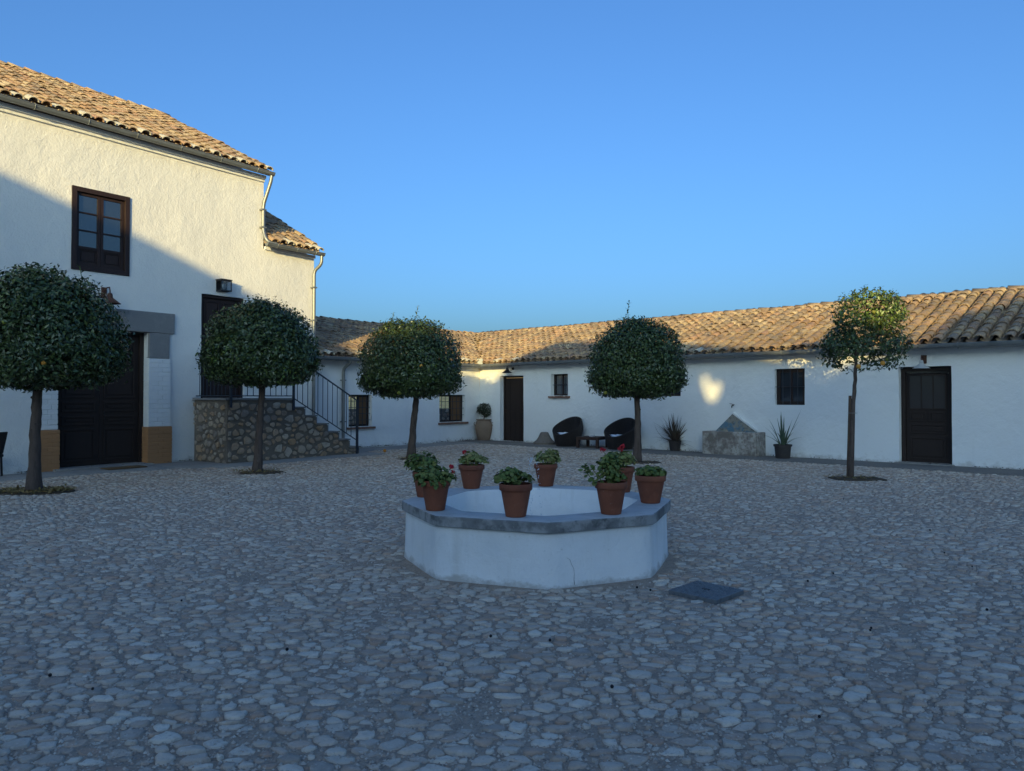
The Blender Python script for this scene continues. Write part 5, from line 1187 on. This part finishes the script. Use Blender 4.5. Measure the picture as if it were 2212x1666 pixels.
# ================================================================== unseen buildings behind the camera, rooflines shaped to cast the yard's shade
uv = Vector((cos(SUN_AZ), -sin(SUN_AZ))); vv = Vector((sin(SUN_AZ), cos(SUN_AZ))); VB = -20.0; KS = tan(SUN_EL)
def sk(*q): return [(u, h_+v*KS) for u, v, h_ in q]      # skyline: where its shadow edge meets walls and roofs
def UV(u, v, z): p = uv*u+vv*v; return (p.x, p.y, z)
def caster(name, prof, depth, label, cat, roofm=True):
    lift = -VB*KS; root = empty(name, UV(prof[0][0], VB, 0), label, cat)
    poly = [(prof[0][0], -.02)]+[(prof[-1][0], -.02)]+[(u, h_+lift-.12) for u, h_ in reversed(prof)]
    mb = MB(); mb.prism([UV(u, VB, z) for u, z in poly], Vector(UV(0, -depth, 0))); mb.build('wall', M['plaster'], root)
    mb = MB()
    for (u0, h0), (u1, h1) in zip(prof[:-1], prof[1:]):
        mb.hexa([UV(u0, VB+.0, h0+lift-.118), UV(u1, VB+.0, h1+lift-.118), UV(u1, VB-depth-.2, h1+lift-.118), UV(u0, VB-depth-.2, h0+lift-.118), UV(u0, VB+.0, h0+lift), UV(u1, VB+.0, h1+lift), UV(u1, VB-depth-.2, h1+lift), UV(u0, VB-depth-.2, h0+lift)])
    mb.build('roof', M['tile_main'], root); return root
caster('gatehouse', sk((-18, 12.85, 5.95), (-11.64, 12.85, 5.87), (-10.35, 15.2, 5.09), (-8.56, 18.3, 3.85), (-8.05, 20.5, 3.3), (-7.2, 21.8, 2.6), (-5.6, 24, 2.0), (-4.7, 25.5, 1.62)), 6, 'white house with sloping tiled roof closing the yard behind the viewer, left part', 'house')
caster('barn', sk((5.2, 18.9, 1.95), (5.6, 18.5, 2.35), (6.73, 17.3, 2.67), (7.86, 18.4, 3.33), (9.55, 18.6, 3.87), (12, 18.6, 4.5), (22, 18.6, 4.5)), 6, 'white barn with tiled roof closing the yard behind the viewer, right part', 'house')
gw = empty('pierced_shade_wall', UV(0, VB, 0), 'unseen gabled white wall added behind the viewer, its opening shaped to let sun through', 'wall')  # added thin wall, outline and opening shaped for the shade it casts
lift = -VB*KS; outer = [(-4.73, -.02), (5.23, -.02)]+[(u, h_+lift) for u, h_ in reversed(sk((-4.73, 25.5, 1.62), (-4.4, 25.8, 1.7), (-3.47, 25.05, 2.5), (-1.68, 25.5, 3.41), (2.37, 21.3, 2.96), (4.3, 19.05, 2.5), (4.95, 18.9, 1.95), (5.23, 18.9, 1.95)))]
hu, hz_ = 2.75, 1.75+20.6*KS+lift
hole = [(hu-.24, hz_+.40), (hu-.12, hz_+.42), (hu-.04, hz_+.08), (hu+.08, hz_+.20), (hu+.22, hz_+.15), (hu+.17, hz_-.12), (hu+.05, hz_-.38), (hu-.08, hz_-.32), (hu-.20, hz_+.05)]  # opening cut to throw one sunlit patch on the right wall
bm = bmesh.new(); loops = []
for lp in (outer, hole):
    vs2 = [bm.verts.new(UV(u, VB+.04, z)) for u, z in lp]; [bm.edges.new((vs2[i], vs2[(i+1) % len(vs2)])) for i in range(len(vs2))]
bmesh.ops.triangle_fill(bm, use_beauty=True, edges=bm.edges[:], use_dissolve=False)
r_ = bmesh.ops.extrude_face_region(bm, geom=bm.faces[:]); bmesh.ops.translate(bm, verts=[v for v in r_['geom'] if isinstance(v, bmesh.types.BMVert)], vec=Vector(UV(0, -.35, 0)))
bmesh.ops.recalc_face_normals(bm, faces=bm.faces[:]); me = bpy.data.meshes.new('wall'); bm.to_mesh(me); b0 = gw.location
for v in me.vertices: v.co -= b0
link('wall', me, M['plaster'], gw)
print('objects', len(bpy.data.objects), 'tris', sum(len(m_.polygons) for m_ in bpy.data.meshes))
